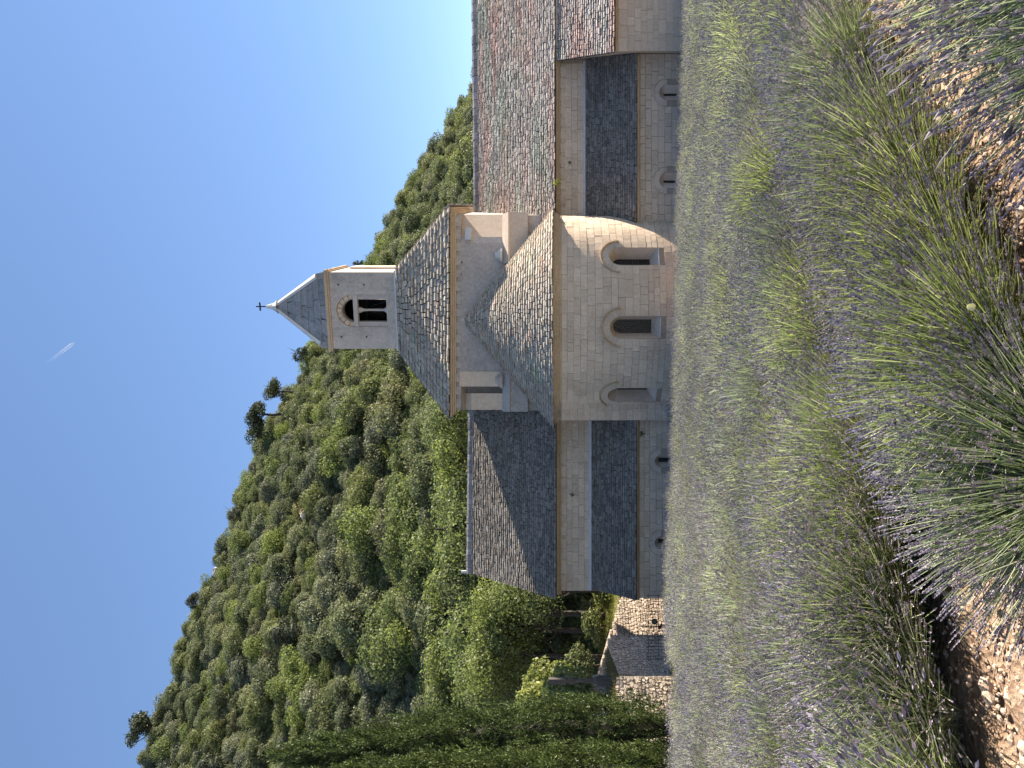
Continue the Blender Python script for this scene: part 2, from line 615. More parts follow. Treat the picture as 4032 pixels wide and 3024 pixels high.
def grid_mesh(name, xs, ys, zf, mats, smooth=True):
    X, Y = np.meshgrid(xs, ys)
    Z = zf(X, Y)
    P = np.stack([X, Y, Z], -1).reshape(-1, 3)
    nx, ny = len(xs), len(ys)
    idx = np.arange(nx * ny).reshape(ny, nx)
    q = np.stack([idx[:-1, :-1], idx[:-1, 1:], idx[1:, 1:], idx[1:, :-1]], -1).reshape(-1, 4)
    return mkobj(name, P, [tuple(r) for r in q.tolist()], mats, None, None, smooth)


m, nt, b = nmat('stony_soil')
n1 = noise(nt, 3, 6, 0.65)
c = ramp(nt, n1, [(0.3, (0.20, 0.115, 0.065)), (0.5, (0.34, 0.21, 0.13)), (0.75, (0.50, 0.36, 0.25))])
vz = nt.nodes.new('ShaderNodeTexVoronoi'); vz.inputs['Scale'].default_value = 26
nt.links.new(nt.nodes.new('ShaderNodeNewGeometry').outputs['Position'], vz.inputs['Vector'])
c = mixc(nt, 0.5, c, ramp(nt, vz.outputs['Color'], [(0.1, (0.16, 0.09, 0.05)), (0.9, (0.55, 0.42, 0.31))]))
nt.links.new(c, b.inputs['Base Color'])
b.inputs['Roughness'].default_value = 0.95
bump(nt, b, math_n(nt, 'ADD', vz.outputs['Distance'], noise(nt, 40, 6, 0.7)), 0.9, 0.03)
M['soil'] = m
m, nt, b = nmat('forest_floor')
c = ramp(nt, noise(nt, 0.25, 6, 0.7), [(0.3, (0.030, 0.034, 0.016)), (0.6, (0.065, 0.058, 0.032)), (0.8, (0.17, 0.14, 0.10))])
nt.links.new(c, b.inputs['Base Color']); b.inputs['Roughness'].default_value = 0.95
bump(nt, b, noise(nt, 2, 6, 0.7), 0.8, 0.3)
M['floor'] = m

rowx = np.concatenate([np.arange(-5, 5, 0.06), ])
grd = grid_mesh('ground', np.concatenate([np.linspace(-60, -5.5, 40), np.arange(-5, 6, 0.1), np.linspace(6.5, 60, 40)]),
                np.concatenate([np.linspace(-8, 0.5, 8), np.arange(1, 9, 0.1), np.linspace(9.5, 44, 40)]),
                lambda X, Y: gz(X, Y) + 0.035 * np.sin(X * 7.1 + Y * 3.3) * np.sin(Y * 6.3 - X * 4.1) * (Y < 12) + 0.02 * np.sin(X * 17 + Y * 13) * np.cos(Y * 19 - X * 7) * (Y < 12), M['soil'])
tag(grd, 'reddish stony soil sloping down to the abbey', kind='structure')
hil = grid_mesh('hill', np.linspace(-190, 230, 120), np.concatenate([np.linspace(43.6, 56, 6), np.linspace(58, RID, 60), np.linspace(RID + 4, 420, 20)]),
                lambda X, Y: np.where(Y < 45, gz(X, Y) - 0.004, hill_h(X, Y) + 0.7 * np.sin(X * .31) * np.sin(Y * .27)), M['floor'])
tag(hil, 'steep wooded hillside rising behind the abbey', kind='structure')

# ================================================================== ABBEY CHURCH
church = empty('abbey_church', (3.3, 38.5, -5.7))
tag(church, 'pale stone abbey church with round apse, bell tower and grey stone slab roofs', 'church')
BASE = -6.6

# ---- apse
AX, AY, AR = 3.28, 38.5, 5.08
FA = cyl_map(AX, AY, AR)
ZT = 0.02
aw = MB()
wins = []
for ang in (-48.5, -9.0, 28.6):
    s = math.radians(ang) * AR
    o = Arch(s, 0.48, -4.36, -2.62)
    ring = Arch(s, 0.80, -2.62, -2.62); ring.inner = Arch(s, 0.48, -9, -2.62)
    body = Arch(s, 0.48, -4.36, -2.62); body.inner = body
    inn = Arch(s, 0.345, -4.02, -2.66)
    wins.append((o, ring, body, inn))
S0, S1 = -AR * math.radians(97), AR * math.radians(97)
wall(aw, FA, S0, S1, BASE, 0.35, [w[0] for w in wins], 0.3, -0.02)
apse = aw.build('apse_wall', M['mortar'], church)
rings = []
for o, ring, body, inn in wins:
    rings += [ring, body]
ashlar(church, apse, FA, S0, S1, BASE + 0.35, ZT, rings, M['ashlar'], (0.25, 0.37), (0.35, 0.95), 0.0065, 2)
for (o, ring, body, inn), in zip(wins):
    mb = MB()
    A = o.outline(); B = inn.outline()
    strip_between(mb, FA, A, B, 0.006, -0.62, 0, True)
    wobj = mb.build('window', M['clean'], church)
    mb = MB(); mb.add([FA(*p, -0.615) for p in B], (tuple(range(len(B))),)); mb.build('pane', M['glass'], wobj)
    mb = MB()
    for k in range(1, 4):
        x = inn.sc - inn.w + 2 * inn.w * k / 4
        mb.tube([FA(x, inn.sill, -0.60), FA(x, inn.top(x), -0.60)], 0.006, 4)
    for k in range(1, 13):
        z = inn.sill + k * 0.13
        h = inn.half(z)
        if h > 0.05: mb.tube([FA(inn.sc - h, z, -0.60), FA(inn.sc + h, z + rng.uniform(-.02, .02), -0.60)], 0.004 if k % 2 else 0.008, 4)
    mb.build('lead_lattice', M['lead'], wobj)
    # worn sloping sill stone
    mb = MB()
    mb.hexa([FA(o.sc - .47, o.sill - 0.02, -0.2), FA(o.sc + .47, o.sill - 0.02, -0.2), FA(o.sc + .47, o.sill - 0.02, 0.012), FA(o.sc - .47, o.sill - 0.02, 0.012),
             FA(o.sc - .47, o.sill + 0.07, -0.2), FA(o.sc + .47, o.sill + 0.07, -0.2), FA(o.sc + .47, o.sill + 0.015, 0.012), FA(o.sc - .47, o.sill + 0.015, 0.012)])
    mb.build('sill', M['pale'], wobj)
    voussoirs(church, apse, FA, o, 0.485, 0.80, 11, 0.022, M['clean'], 0.085, M['ochre'], 0.02)

# moulded cornice of the apse
mb = MB()
prof = [(0.0, -0.02), (0.05, 0.0), (0.05, 0.08), (0.10, 0.12), (0.12, 0.18), (0.17, 0.21), (0.17, 0.27), (0.22, 0.30), (0.24, 0.37), (-0.1, 0.40)]
NS = 48
for k in range(NS):
    sa, sb = S0 + (S1 - S0) * k / NS, S0 + (S1 - S0) * (k + 1) / NS
    for (e0, z0), (e1, z1) in zip(prof, prof[1:]):
        mb.quad(FA(sa, z0, e0), FA(sb, z0, e0), FA(sb, z1, e1), FA(sa, z1, e1))
mb.build('apse_cornice', M['ochre'], church)

mb = MB(); mb.box(-1.70, -0.7, 35.62, 38.4, BASE, 0.0)
pr = mb.build('apse_pier', M['mortar'], church)
ashlar(church, pr, lambda s_, z_, e_: Vector((s_, 35.62 - e_, z_)), -1.70, -0.7, BASE + .35, -0.02, [], M['ashlar'], (0.25, 0.37), (0.4, 0.9), 0.0065)

# conical apse roof
RZ0, RZ1 = 0.36, 5.02
RE = AR + 0.34
al0 = math.radians(-101); al1 = math.radians(101)


APEX = Vector((AX, 39.02, RZ1))


def SC(t, v):
    a = al0 + (al1 - al0) * t
    b_ = Vector((AX + RE * math.sin(a), AY - RE * math.cos(a), RZ0))
    return b_ + (APEX - b_) * v


def NC(t, v):
    a = al0 + (al1 - al0) * t
    b_ = Vector((AX + RE * math.sin(a), AY - RE * math.cos(a), RZ0))
    n_ = Vector((math.cos(a), math.sin(a), 0)).cross(APEX - b_)
    return n_.normalized() if n_.z > 0 else -n_.normalized()


mb = MB()
for k in range(40):
    mb.quad(SC(k / 40, 0), SC((k + 1) / 40, 0), SC((k + 1) / 40, 1), SC(k / 40, 1))
aroof = mb.build('apse_roof', M['deck'], church)
slates(church, aroof, SC, NC, lambda v: (al1 - al0) * RE * (1 - v), 40, (0.18, 0.40), 0.10, M['lauze_apse'])
mb = MB(); mb.lathe(SC(0, 1) + Vector((0, 0, -0.28)), [(0.22, 0), (0.14, 0.14), (0.05, 0.3), (0.0, 0.42)], 8)
mb.build('cone_cap', M['pale'], aroof)

# ---- left transept
UL = 38.5          # plane of the upper walls
LW = 36.0          # plane of the aisle walls


def band(name, x0, x1, d, ztop, prof, mat, parent):
    """moulding running along x; prof = [(proud, drop)]"""
    mb = MB()
    pts = [(d - e, ztop - dz) for e, dz in prof]
    for (ya, za), (yb, zb) in zip(pts, pts[1:]):
        mb.quad((x0, ya, za), (x1, ya, za), (x1, yb, zb), (x0, yb, zb))
    mb.add([(x0, y, z) for y, z in pts], (tuple(range(len(pts))),))
    mb.add([(x1, y, z) for y, z in pts], (tuple(range(len(pts)))[::-1],))
    return mb.build(name, mat, parent)


def corbels(parent, x0, x1, d, ztop, n, w, h, e, mat):
    for k in range(n):
        x = x0 + (x1 - x0) * (k + 0.5) / n + rng.uniform(-.02, .02)
        ww = w * rng.uniform(0.85, 1.2)
        mb = MB()
        mb.hexa([(x - ww / 2, d - e * 0.3, ztop - h), (x + ww / 2, d - e * 0.3, ztop - h), (x + ww / 2, d + 0.02, ztop - h), (x - ww / 2, d + 0.02, ztop - h),
                 (x - ww / 2, d - e, ztop), (x + ww / 2, d - e, ztop), (x + ww / 2, d + 0.02, ztop), (x - ww / 2, d + 0.02, ztop)])
        mb.build('corbel', mat, parent)


XL0 = -10.45
mb = MB(); wall(mb, plane_map(UL), XL0, 0.5, -2.6, 0.2, [], 3, -0.02)
mb.box(XL0 + 0.02, 0.4, UL + 0.03, 50.5, BASE, 0.15)
tw = mb.build('transept_wall', M['mortar'], church)
ashlar(church, tw, plane_map(UL), XL0, -1.4, -1.42, 0.0, [], M['ashlar'], (0.26, 0.36), (0.35, 1.0))
# gable end, roughly triangular, facing left
mb = MB()
mb.add([(XL0 + .03, UL + .03, 0.1), (XL0 + .03, 50.6, 0.1), (XL0 + .03, 44.6, 5.0)], ((0, 1, 2),)); mb.build('gable_wall', M['ashlar'], church)
cor = band('cornice', XL0 - 0.12, -1.0, UL, 0.235, [(0, 0.0), (0.24, 0.0), (0.24, 0.10), (0.19, 0.13), (0.12, 0.2), (0.10, 0.235), (0, 0.235)], M['ochre'], church)
corbels(cor, XL0 + 0.25, -1.6, UL, 0.0, 14, 0.42, 0.24, 0.07, M['clean'])
band('ledge', XL0 + .05, -1.5, UL, -1.36, [(0, 0), (0.10, 0.04), (0.13, 0.09), (0.13, 0.16), (0, 0.17)], M['pale'], church)
quad_roof(church, 'transept_roof', (-10.72, 38.02, 0.26), (-0.6, 38.02, 0.26), (-0.6, 44.6, 5.27), (-11.05, 44.6, 5.37), 0.188, (0.22, 0.44), 0.10, M['lauze'], church)
quad_roof(church, 'back_transept_roof', (-10.72, 51.2, 0.26), (-0.6, 51.2, 0.26), (-0.6, 44.6, 5.27), (-11.05, 44.6, 5.37), 0.3, (0.4, 0.8), 0.06, M['ridge'], church, True)
rg = MB(); rg.box(-11, -0.6, 44.5, 44.7, 5.15, 5.25); rgo = rg.build('roof_ridge', M['deck'], church)
ridge_stones(rgo, (-11.05, 44.6, 5.39), (-0.8, 44.6, 5.25), 0.27, 0.19, 0.36, M['ridge'])
mb = MB(); p = px(772, 1846, 44.6)
mb.hexa([(p.x - .1, 44.5, p.z - .2), (p.x + .1, 44.5, p.z - .2), (p.x + .1, 44.7, p.z - .2), (p.x - .1, 44.7, p.z - .2), (p.x - .06, 44.54, p.z + .45), (p.x + .07, 44.54, p.z + .45), (p.x + .07, 44.66, p.z + .45), (p.x - .06, 44.66, p.z + .45)])
mb.build('gable_finial', M['pale'], church)

# aisle (lean-to) on the left with two little round-headed windows
XA0, XA1 = -10.12, -1.67
FL = plane_map(LW)
hl = []
for X, r_in in ((1209, 0.30), (887, 0.31)):
    a = Arch((X - 1512) / FOC * LW, r_in, -6.2, -4.72); ring = Arch(a.sc, 0.60, -6.2, -4.72); ring.inner = a; hl.append((a, ring))
mb = MB(); wall(mb, FL, XA0, XA1, BASE, -3.55, [h[0] for h in hl], 2, -0.02)
mb.box(XA0 + .02, -8.9, LW + .05, UL, BASE, -3.6)
mb.add([(XA0 + .02, LW + .05, -3.6), (XA0 + .02, UL, -3.6), (XA0 + .02, UL, -1.6)], ((0, 1, 2),))
al = mb.build('aisle_wall', M['mortar'], church)
ashlar(church, al, FL, XA0, XA1, BASE + 0.3, -3.66, [h[1] for h in hl], M['ashlar'], (0.24, 0.34), (0.3, 0.8), 0.009)


def slit_window(parent, F, a, slit_w, slit_sill, slit_spring, depth, vr, nv):
    inn = Arch(a.sc + 0.02, slit_w, slit_sill, slit_spring)
    mb = MB(); strip_between(mb, F, a.outline(), inn.outline(), 0.004, -depth, 0, True)
    w = mb.build('window', M['clean'], parent[0])
    mb = MB(); mb.add([F(*p, -depth + 0.004) for p in inn.outline()], (tuple(range(len(inn.outline()))),)); mb.build('pane', M['dark'], w)
    voussoirs(parent[0], parent[1], F, a, a.w + 0.005, vr, nv, 0.02, M['clean'], 0.045, M['clean'], 0.0)


for a, ring in hl:
    slit_window((church, al), FL, a, 0.10, -6.0, -4.72, 0.36, 0.58, 7)
band('cornice', XA0 - .05, XA1, LW, -3.55, [(0, 0), (0.16, 0), (0.16, 0.07), (0.08, 0.11), (0.05, 0.14), (0, 0.15)], M['ochre'], church)
quad_roof(church, 'aisle_roof', (-10.13, 35.68, -3.52), (-1.66, 35.68, -3.52), (-1.78, UL - .02, -1.50), (-10.34, UL - .02, -1.50), 0.165, (0.22, 0.44), 0.09, M['lauze'], church)

# ---- crossing tower
D0 = 39.0
CX0, CX1 = px(1408, 2000, D0).x, px(2177, 2000, D0).x
ZE = (HOR - 1772) / FOC * 38.6
sk = math.tan(math.radians(14))
mb = MB()
DB = 49.5
ZB = -0.3
RX0 = px(1475, 0, D0).x; RX1 = px(2093, 0, D0).x
RX0b = px(1501, 0, D0).x; RX1b = px(2068, 0, D0).x
ZRT = (HOR - 1814) / FOC * D0       # top of the corner recesses
ZRB = (HOR - 1985) / FOC * D0       # bottom of the corner recesses
# main front between the recesses, bands above and below them
mb.quad((RX0b, D0, ZB), (RX1b, D0, ZB), (RX1b, D0, ZE), (RX0b, D0, ZE))
for xa, xb in ((CX0, RX0b), (RX1b, CX1)):
    mb.quad((xa, D0, ZRT), (xb, D0, ZRT), (xb, D0, ZE), (xa, D0, ZE))
    mb.quad((xa, D0, ZB), (xb, D0, ZB), (xb, D0, ZRB), (xa, D0, ZRB))
mb.quad((CX0, D0 + .75, ZRB), (RX0b, D0 + .75, ZRB), (RX0b, D0 + .75, ZRT), (CX0, D0 + .75, ZRT))
mb.quad((CX0, D0, ZRT), (RX0b, D0, ZRT), (RX0b, D0 + .75, ZRT - .25), (CX0, D0 + .75, ZRT - .25))
mb.quad((RX0b, D0, ZRB), (RX0b, D0 + .75, ZRB), (RX0b, D0 + .75, ZRT), (RX0b, D0, ZRT))
CHD = 1.15
XCH = CX1 + sk * CHD
mb.quad((RX1b, D0, ZRB), (RX1, D0 + .12, ZRB), (RX1, D0 + .12, ZRT), (RX1b, D0, ZRT))
mb.add([(RX1b, D0, ZRT), (CX1, D0, ZRT), (XCH, D0 + CHD, ZRT), (RX1, D0 + .12, ZRT)], ((0, 1, 2, 3),))
mb.add([(RX1b, D0, ZRB), (CX1, D0, ZRB), (XCH, D0 + CHD, ZRB), (RX1, D0 + .12, ZRB)], ((3, 2, 1, 0),))
# sides and back
mb.quad((CX0, D0, ZRT), (CX0, D0, ZE), (CX0 + sk * 10.5, DB, ZE), (CX0 + sk * 10.5, DB, ZRT))
mb.quad((CX0, D0 + .75, ZB), (CX0, D0 + .75, ZRT), (CX0 + sk * 10.5, DB, ZRT), (CX0 + sk * 10.5, DB, ZB))
XB = CX1 + sk * 10.5
mb.quad((XCH, D0 + CHD, ZB), (XB, DB, ZB), (XB, DB, ZE), (XCH, D0 + CHD, ZE))
mb.quad((CX1, D0, ZRT), (XCH, D0 + CHD, ZRT), (XCH, D0 + CHD, ZE), (CX1, D0, ZE))
mb.quad((CX1, D0, ZB), (XCH, D0 + CHD, ZB), (XCH, D0 + CHD, ZRB), (CX1, D0, ZRB))
mb.quad((CX0 + sk * 10.5, DB, ZB), (CX1 + sk * 10.5, DB, ZB), (CX1 + sk * 10.5, DB, ZE), (CX0 + sk * 10.5, DB, ZE))
ct = mb.build('crossing_tower', M['tower'], church)
# cleaner pilaster strip on the left, corner piers, ledges and blocks
mb = MB(); mb.box(px(1503, 0, D0).x, px(1561, 0, D0).x, D0 - .05, D0 + .02, ZRB, ZE - .42); mb.build('pilaster', M['ashlar'], ct)


def pier(xa, xb, y0, y1, skew, mat):
    mb = MB()
    z0 = ZRB; z1 = (HOR - 1855) / FOC * D0
    mb.hexa([(xa, y0, z0), (xb, y0 + skew, z0), (xb, y1, z0), (xa, y1, z0), (xa, y0 + .06, z1 + .0), (xb, y0 + skew + .06, z1), (xb, y1, z1 + .5), (xa, y1, z1 + .5)])
    mb.build('corner_pier', mat, ct)


pier(CX0 + .03, RX0, D0 + .03, D0 + .74, 0, M['ashlar'])
mb = MB(); mb.quad((RX1, D0 + .12, ZRB), (XCH, D0 + CHD, ZRB), (XCH, D0 + CHD, ZRT), (RX1, D0 + .12, ZRT)); mb.build('chamfered_corner', M['clean'], ct)
# small lit corbel block at the head of the right recess
mb = MB(); q0 = px(2078, 1832, D0); q1 = px(2128, 1856, D0)
mb.hexa([(q0.x, D0 - .25, q1.z), (q1.x, D0 + .02, q1.z), (q1.x, D0 + .5, q1.z), (q0.x, D0 + .3, q1.z), (q0.x, D0 - .15, q0.z), (q1.x, D0 + .04, q0.z), (q1.x, D0 + .7, q0.z), (q0.x, D0 + .7, q0.z)])
mb.build('corner_block', M['pale'], ct)
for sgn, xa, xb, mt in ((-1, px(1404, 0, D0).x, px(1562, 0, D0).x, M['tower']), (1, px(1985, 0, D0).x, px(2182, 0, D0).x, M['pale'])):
    zt, zl = (HOR - 1978) / FOC * D0, (HOR - 2010) / FOC * D0
    mb = MB()
    # sloping weathering with a drip edge
    for (e0, za), (e1, zb_) in zip([(0, zt), (0.42, zl + .10), (0.46, zl + .09), (0.46, zl), (0.36, zl - .02)], [(0.42, zl + .10), (0.46, zl + .09), (0.46, zl), (0.36, zl - .02), (0.36, zl - .9)]):
        mb.quad((xa, D0 - e0, za), (xb, D0 - e0, za), (xb, D0 - e1, zb_), (xa, D0 - e1, zb_))
    for xx in (xa, xb):
        mb.add([(xx, D0 + .3, zt), (xx, D0, zt), (xx, D0 - .42, zl + .1), (xx, D0 - .46, zl + .09), (xx, D0 - .46, zl), (xx, D0 - .36, zl - .02), (xx, D0 - .36, zl - .9), (xx, D0 + .3, zl - .9)], (tuple(range(8)),))
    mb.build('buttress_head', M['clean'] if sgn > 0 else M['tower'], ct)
    # stepped fan of stones where the ledge meets the wall
    xc = xb - .45 if sgn < 0 else xa + .42
    for k in range(3):
        mb = MB(); r = 0.42 - 0.11 * k; z0 = zt + 0.13 * k - .02
        ring = [(xc + r * math.cos(t), D0 + .02 - r * .9 * math.sin(t)) for t in [math.pi * q / 8 for q in range(9)]]
        V = [(x, y, z0) for x, y in ring] + [(x, y, z0 + .12) for x, y in ring]
        mb.add(V, [(i, i + 1, 10 + i, 9 + i) for i in range(8)] + [tuple(range(9, 18))])
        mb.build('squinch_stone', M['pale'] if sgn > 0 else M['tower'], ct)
for X, Y in ((3024 - 1033, 1817), (3024 - 1078, 1814), (3024 - 1243, 1813), (3024 - 1127, 1927)):
    p = px(X, Y, D0); mb = MB(); mb.box(p.x - .05, p.x + .05, D0 - .004, D0 + .05, p.z - .05, p.z + .05); mb.build('putlog_shade', M['dark'], ct)  # dark boxes on the face paint the shade of putlog holes
# cornice and corbels
OV = 0.33
cc = MB()
zc = ZE
for e, za, zb_ in ((OV, zc - .10, zc + .02), (OV * .72, zc - .19, zc - .103), (OV * .45, zc - .27, zc - .193)):
    cc.hexa([(CX0 - e, D0 - e, za), (CX1 + e, D0 - e, za), (CX1 + e + sk * 10.5, DB + e, za), (CX0 - e + sk * 10.5, DB + e, za),
             (CX0 - e, D0 - e, zb_), (CX1 + e, D0 - e, zb_), (CX1 + e + sk * 10.5, DB + e, zb_), (CX0 - e + sk * 10.5, DB + e, zb_)])
cco = cc.build('crossing_cornice', M['ochre'], church)
corbels(cco, CX0 + .02, CX1, D0, zc - .272, 15, 0.42, 0.24, 0.10, M['tower'])
# pyramid roof: four slopes running up to the foot of the bell tower
BA = math.radians(12.5)
BC = Vector((4.03, 42.0))          # middle of the belfry front
BW, BD = 4.38, 4.2
bu = Vector((math.cos(BA), -math.sin(BA))); bn = Vector((math.sin(BA), math.cos(BA)))
E = [Vector((CX0 - .30, D0 - .42, zc + .02)), Vector((CX1 + .36, D0 - .42, zc + .02)), Vector((CX1 + .36 + sk * 10.5, DB + .4, zc + .02)), Vector((CX0 - .36 + sk * 10.5, DB + .4, zc + .02))]
zt = (HOR - 1562) / FOC * 41.9
bc2 = BC + bn * (BD / 2 * .966)
T = []
for su, sv in ((-1, -1), (1, -1), (1, 1), (-1, 1)):
    q = bc2 + bu * su * (BW / 2 * .966 + .10) + bn * sv * (BD / 2 * .966 + .10); T.append(Vector((q.x, q.y, zt)))
quad_roof(church, 'pyramid_roof', E[0], E[1], T[1], T[0], 0.285, (0.24, 0.5), 0.15, M['lauze_apse'], church)
quad_roof(church, 'pyramid_roof', E[1], E[2], T[2], T[1], 0.285, (0.24, 0.5), 0.15, M['lauze'], church)
quad_roof(church, 'pyramid_roof', E[3], E[0], T[0], T[3], 0.285, (0.24, 0.5), 0.15, M['lauze'], church)
quad_roof(church, 'pyramid_roof', E[2], E[3], T[3], T[2], 0.285, (0.24, 0.5), 0.15, M['ridge'], church, True)

# ---- belfry
FB0 = rot_map(BC.x, BC.y, BA)
FB = lambda s_, z_, e_: FB0(s_ * .966, z_, e_ * .966)
k = 42.0 / FOC
zb0 = zt - 0.4
zs = (HOR - 1391) * k
ztop = (HOR - 1303) * k
big = Arch(0.0, 0.93, (HOR - 1543) * k, zs)
small = Arch(0.0, 0.64, (HOR - 1521) * k, zs)


class Sq:
    def __init__(s, sc, w, sill, top):
        s.sc, s.w, s.sill, s.t = sc, w, sill, top

    def top(s, x): return s.t

    def xs(s): return [s.sc - s.w, s.sc + s.w]

    def outline(s): return [(s.sc - s.w, s.sill), (s.sc - s.w, s.t), (s.sc + s.w, s.t), (s.sc + s.w, s.sill)]


puts = [Sq(sx * 1.49, 0.045, (HOR - y) * k - .045, (HOR - y) * k + .045) for sx in (-1, 1) for y in (1338, 1438)]
mb = MB()
wall(mb, FB, -BW / 2, BW / 2, zb0, ztop, [big] + puts, 1.0)
# flush outer arch ring set back, holding the smaller opening
wall(mb, FB, -1.0, 1.0, big.sill - .05, zs + 1.0, [small], 1.0, -0.16)
strip_between(mb, FB, big.outline(), big.outline(), 0, -0.16)
strip_between(mb, FB, small.outline(), small.outline(), -0.16, -0.6)
for pz in puts: strip_between(mb, FB, pz.outline(), pz.outline(), 0, -0.16)
# inner face, sides, back (with its own opening)
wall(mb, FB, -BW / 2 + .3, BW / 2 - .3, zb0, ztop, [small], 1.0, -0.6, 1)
back = Arch(0.55, 0.30, small.sill + .5, zs - .1)
wall(mb, FB, -BW / 2, BW / 2, zb0, ztop, [back], 1.0, -BD)
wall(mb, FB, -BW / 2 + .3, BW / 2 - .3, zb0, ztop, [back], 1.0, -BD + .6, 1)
strip_between(mb, FB, back.outline(), back.outline(), -BD + .6, -BD)
for sx in (-1, 1):
    mb.quad(FB(sx * BW / 2, zb0, 0), FB(sx * BW / 2, zb0, -BD), FB(sx * BW / 2, ztop, -BD), FB(sx * BW / 2, ztop, 0))
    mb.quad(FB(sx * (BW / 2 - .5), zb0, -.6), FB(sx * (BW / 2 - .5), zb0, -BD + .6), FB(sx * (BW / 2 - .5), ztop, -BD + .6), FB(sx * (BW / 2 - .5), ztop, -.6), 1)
for zz in (zb0 + .02, ztop - .02):
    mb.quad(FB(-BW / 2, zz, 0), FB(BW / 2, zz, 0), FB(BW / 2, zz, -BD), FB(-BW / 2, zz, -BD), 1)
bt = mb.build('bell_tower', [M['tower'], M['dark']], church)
voussoirs(church, bt, FB, big, 0.66, 0.915, 9, -0.12, M['clean'], None, None, 0.0)


def fbox(mb, s0, s1, z0, z1, e0, e1):
    mb.hexa([FB(s0, z0, e1), FB(s1, z0, e1), FB(s1, z0, e0), FB(s0, z0, e0), FB(s0, z1, e1), FB(s1, z1, e1), FB(s1, z1, e0), FB(s0, z1, e0)])


mb = MB(); fbox(mb, -0.925, 0.925, (HOR - 1408) * k, (HOR - 1391) * k, -.35, -.03); mb.build('lintel', M['tower'], bt)
mb = MB(); fbox(mb, -0.93, 0.93, (HOR - 1544) * k, (HOR - 1522) * k, -.3, -.02); mb.build('sill', M['tower'], bt)
for sx in (-1, 1):
    mb = MB(); fbox(mb, min(sx * .645, sx * .92), max(sx * .645, sx * .92), (HOR - 1521.5) * k, (HOR - 1408.5) * k, -.3, -.10); mb.build('jamb', M['tower'], bt)
c0 = FB(0.02, (HOR - 1520) * k, -.32); hcol = 112 * k
mb = MB(); mb.lathe(c0, [(0.17, 0), (0.17, .06), (0.12, .13), (0.07, .2), (0.062, hcol - .52), (0.08, hcol - .48), (0.062, hcol - .44), (0.09, hcol - .25), (0.17, hcol - .08), (0.17, hcol)], 12)
mb.build('column', M['tower'], bt, True)
bz = FB(-.25, (HOR - 1415) * k, -BD / 2)
mb = MB(); mb.lathe(bz + Vector((0, 0, -.75)), [(0.6, -.25), (0.55, -.2), (0.4, .2), (0.33, .55), (0.24, .72), (0, .76)], 14); mb.build('bell', M['bronze'], bt, True)
mb = MB(); mb.tube([FB(-1.4, bz.z + .12, -BD / 2), FB(1.4, bz.z + .12, -BD / 2)], 0.07, 6); mb.build('bell_beam', M['bark'], bt)


def bring(e, za, zb_, name, mat, parent):
    mb = MB(); s = BW / 2 + e
    mb.hexa([FB(-s, za, e), FB(s, za, e), FB(s, za, -BD - e), FB(-s, za, -BD - e), FB(-s, zb_, e), FB(s, zb_, e), FB(s, zb_, -BD - e), FB(-s, zb_, -BD - e)])
    return mb.build(name, mat, parent)


bring(0.10, zb0 - .3, (HOR - 1558) * k, 'plinth', M['pale'], bt)
bring(0.07, ztop, ztop + .09, 'cornice', M['ochre'], bt)
bring(0.13, ztop + .092, ztop + .24, 'cornice', M['ochre'], bt)
# pilaster strip along the sunlit right side
mb = MB(); mb.hexa([FB(BW / 2 + .12, zb0, -2.6), FB(BW / 2 + .12, zb0, -4.0), FB(BW / 2 - .02, zb0, -4.0), FB(BW / 2 - .02, zb0, -2.6), FB(BW / 2 + .12, ztop - .5, -2.6), FB(BW / 2 + .12, ztop - .5, -4.0), FB(BW / 2 - .02, ztop - .5, -4.0), FB(BW / 2 - .02, ztop - .5, -2.6)])
mb.build('pilaster', M['clean'], bt)
# slab pyramid with hip ribs and corner blocks
zr = ztop + .242
ap = FB(0.0, (HOR - 1082) * 44.0 / FOC, -BD / 2)
e = 0.02; s = BW / 2 + e
Q = [FB(-s, zr, e), FB(s, zr, e), FB(s, zr, -BD - e), FB(-s, zr, -BD - e)]
M['slab'] = roof_mat('grey_spire_slabs', (0.20, 0.195, 0.19), (0.29, 0.28, 0.27), (0.38, 0.36, 0.34), 0.16)
for i in range(4):
    A_, B_ = Q[i], Q[(i + 1) % 4]
    quad_roof(church, 'spire_roof', A_, B_, ap + (B_ - A_) * .01, ap - (B_ - A_) * .01, 0.50, (0.5, 1.1), 0.06, M['slab'], bt)
for i in range(4):
    mb = MB(); d = (ap - Q[i]); up = Vector((0, 0, 1)); side = d.cross(up).normalized() * .16; nn = side.cross(d).normalized(); nn = nn if nn.z > 0 else -nn
    a0 = Q[i] + d * .13; a1 = Q[i] + d * .985
    mb.hexa([a0 - side, a0 + side, a1 + side * .5, a1 - side * .5, a0 - side * .8 + nn * .14, a0 + side * .8 + nn * .14, a1 + side * .4 + nn * .12, a1 - side * .4 + nn * .12])
    mb.build('hip_rib', M['pale'], bt)
    su, sv = [(-1, 0), (1, 0), (1, -1), (-1, -1)][i]
    mb = MB(); xa, xb = sorted((su * s, su * (s - .42))); ea, eb = (e, e - .42) if sv == 0 else (-BD - e + .42, -BD - e)
    mb.hexa([FB(xa, zr, ea), FB(xb, zr, ea), FB(xb, zr, eb), FB(xa, zr, eb), FB(xa if su > 0 else xa + .12, zr + (.30 if su > 0 else .5), ea), FB(xb if su < 0 else xb - .12, zr + (.5 if su > 0 else .30), ea), FB(xb if su < 0 else xb - .12, zr + .45, eb), FB(xa if su > 0 else xa + .12, zr + .45, eb)])
    mb.build('corner_block', M['slab'], bt)
mb = MB(); mb.lathe(ap + Vector((0, 0, -.22)), [(0.42, 0), (0.2, .3), (0.10, .62), (0.11, .66), (0.07, .70), (0, .71)], 8); mb.build('spire_cap', M['pale'], bt)
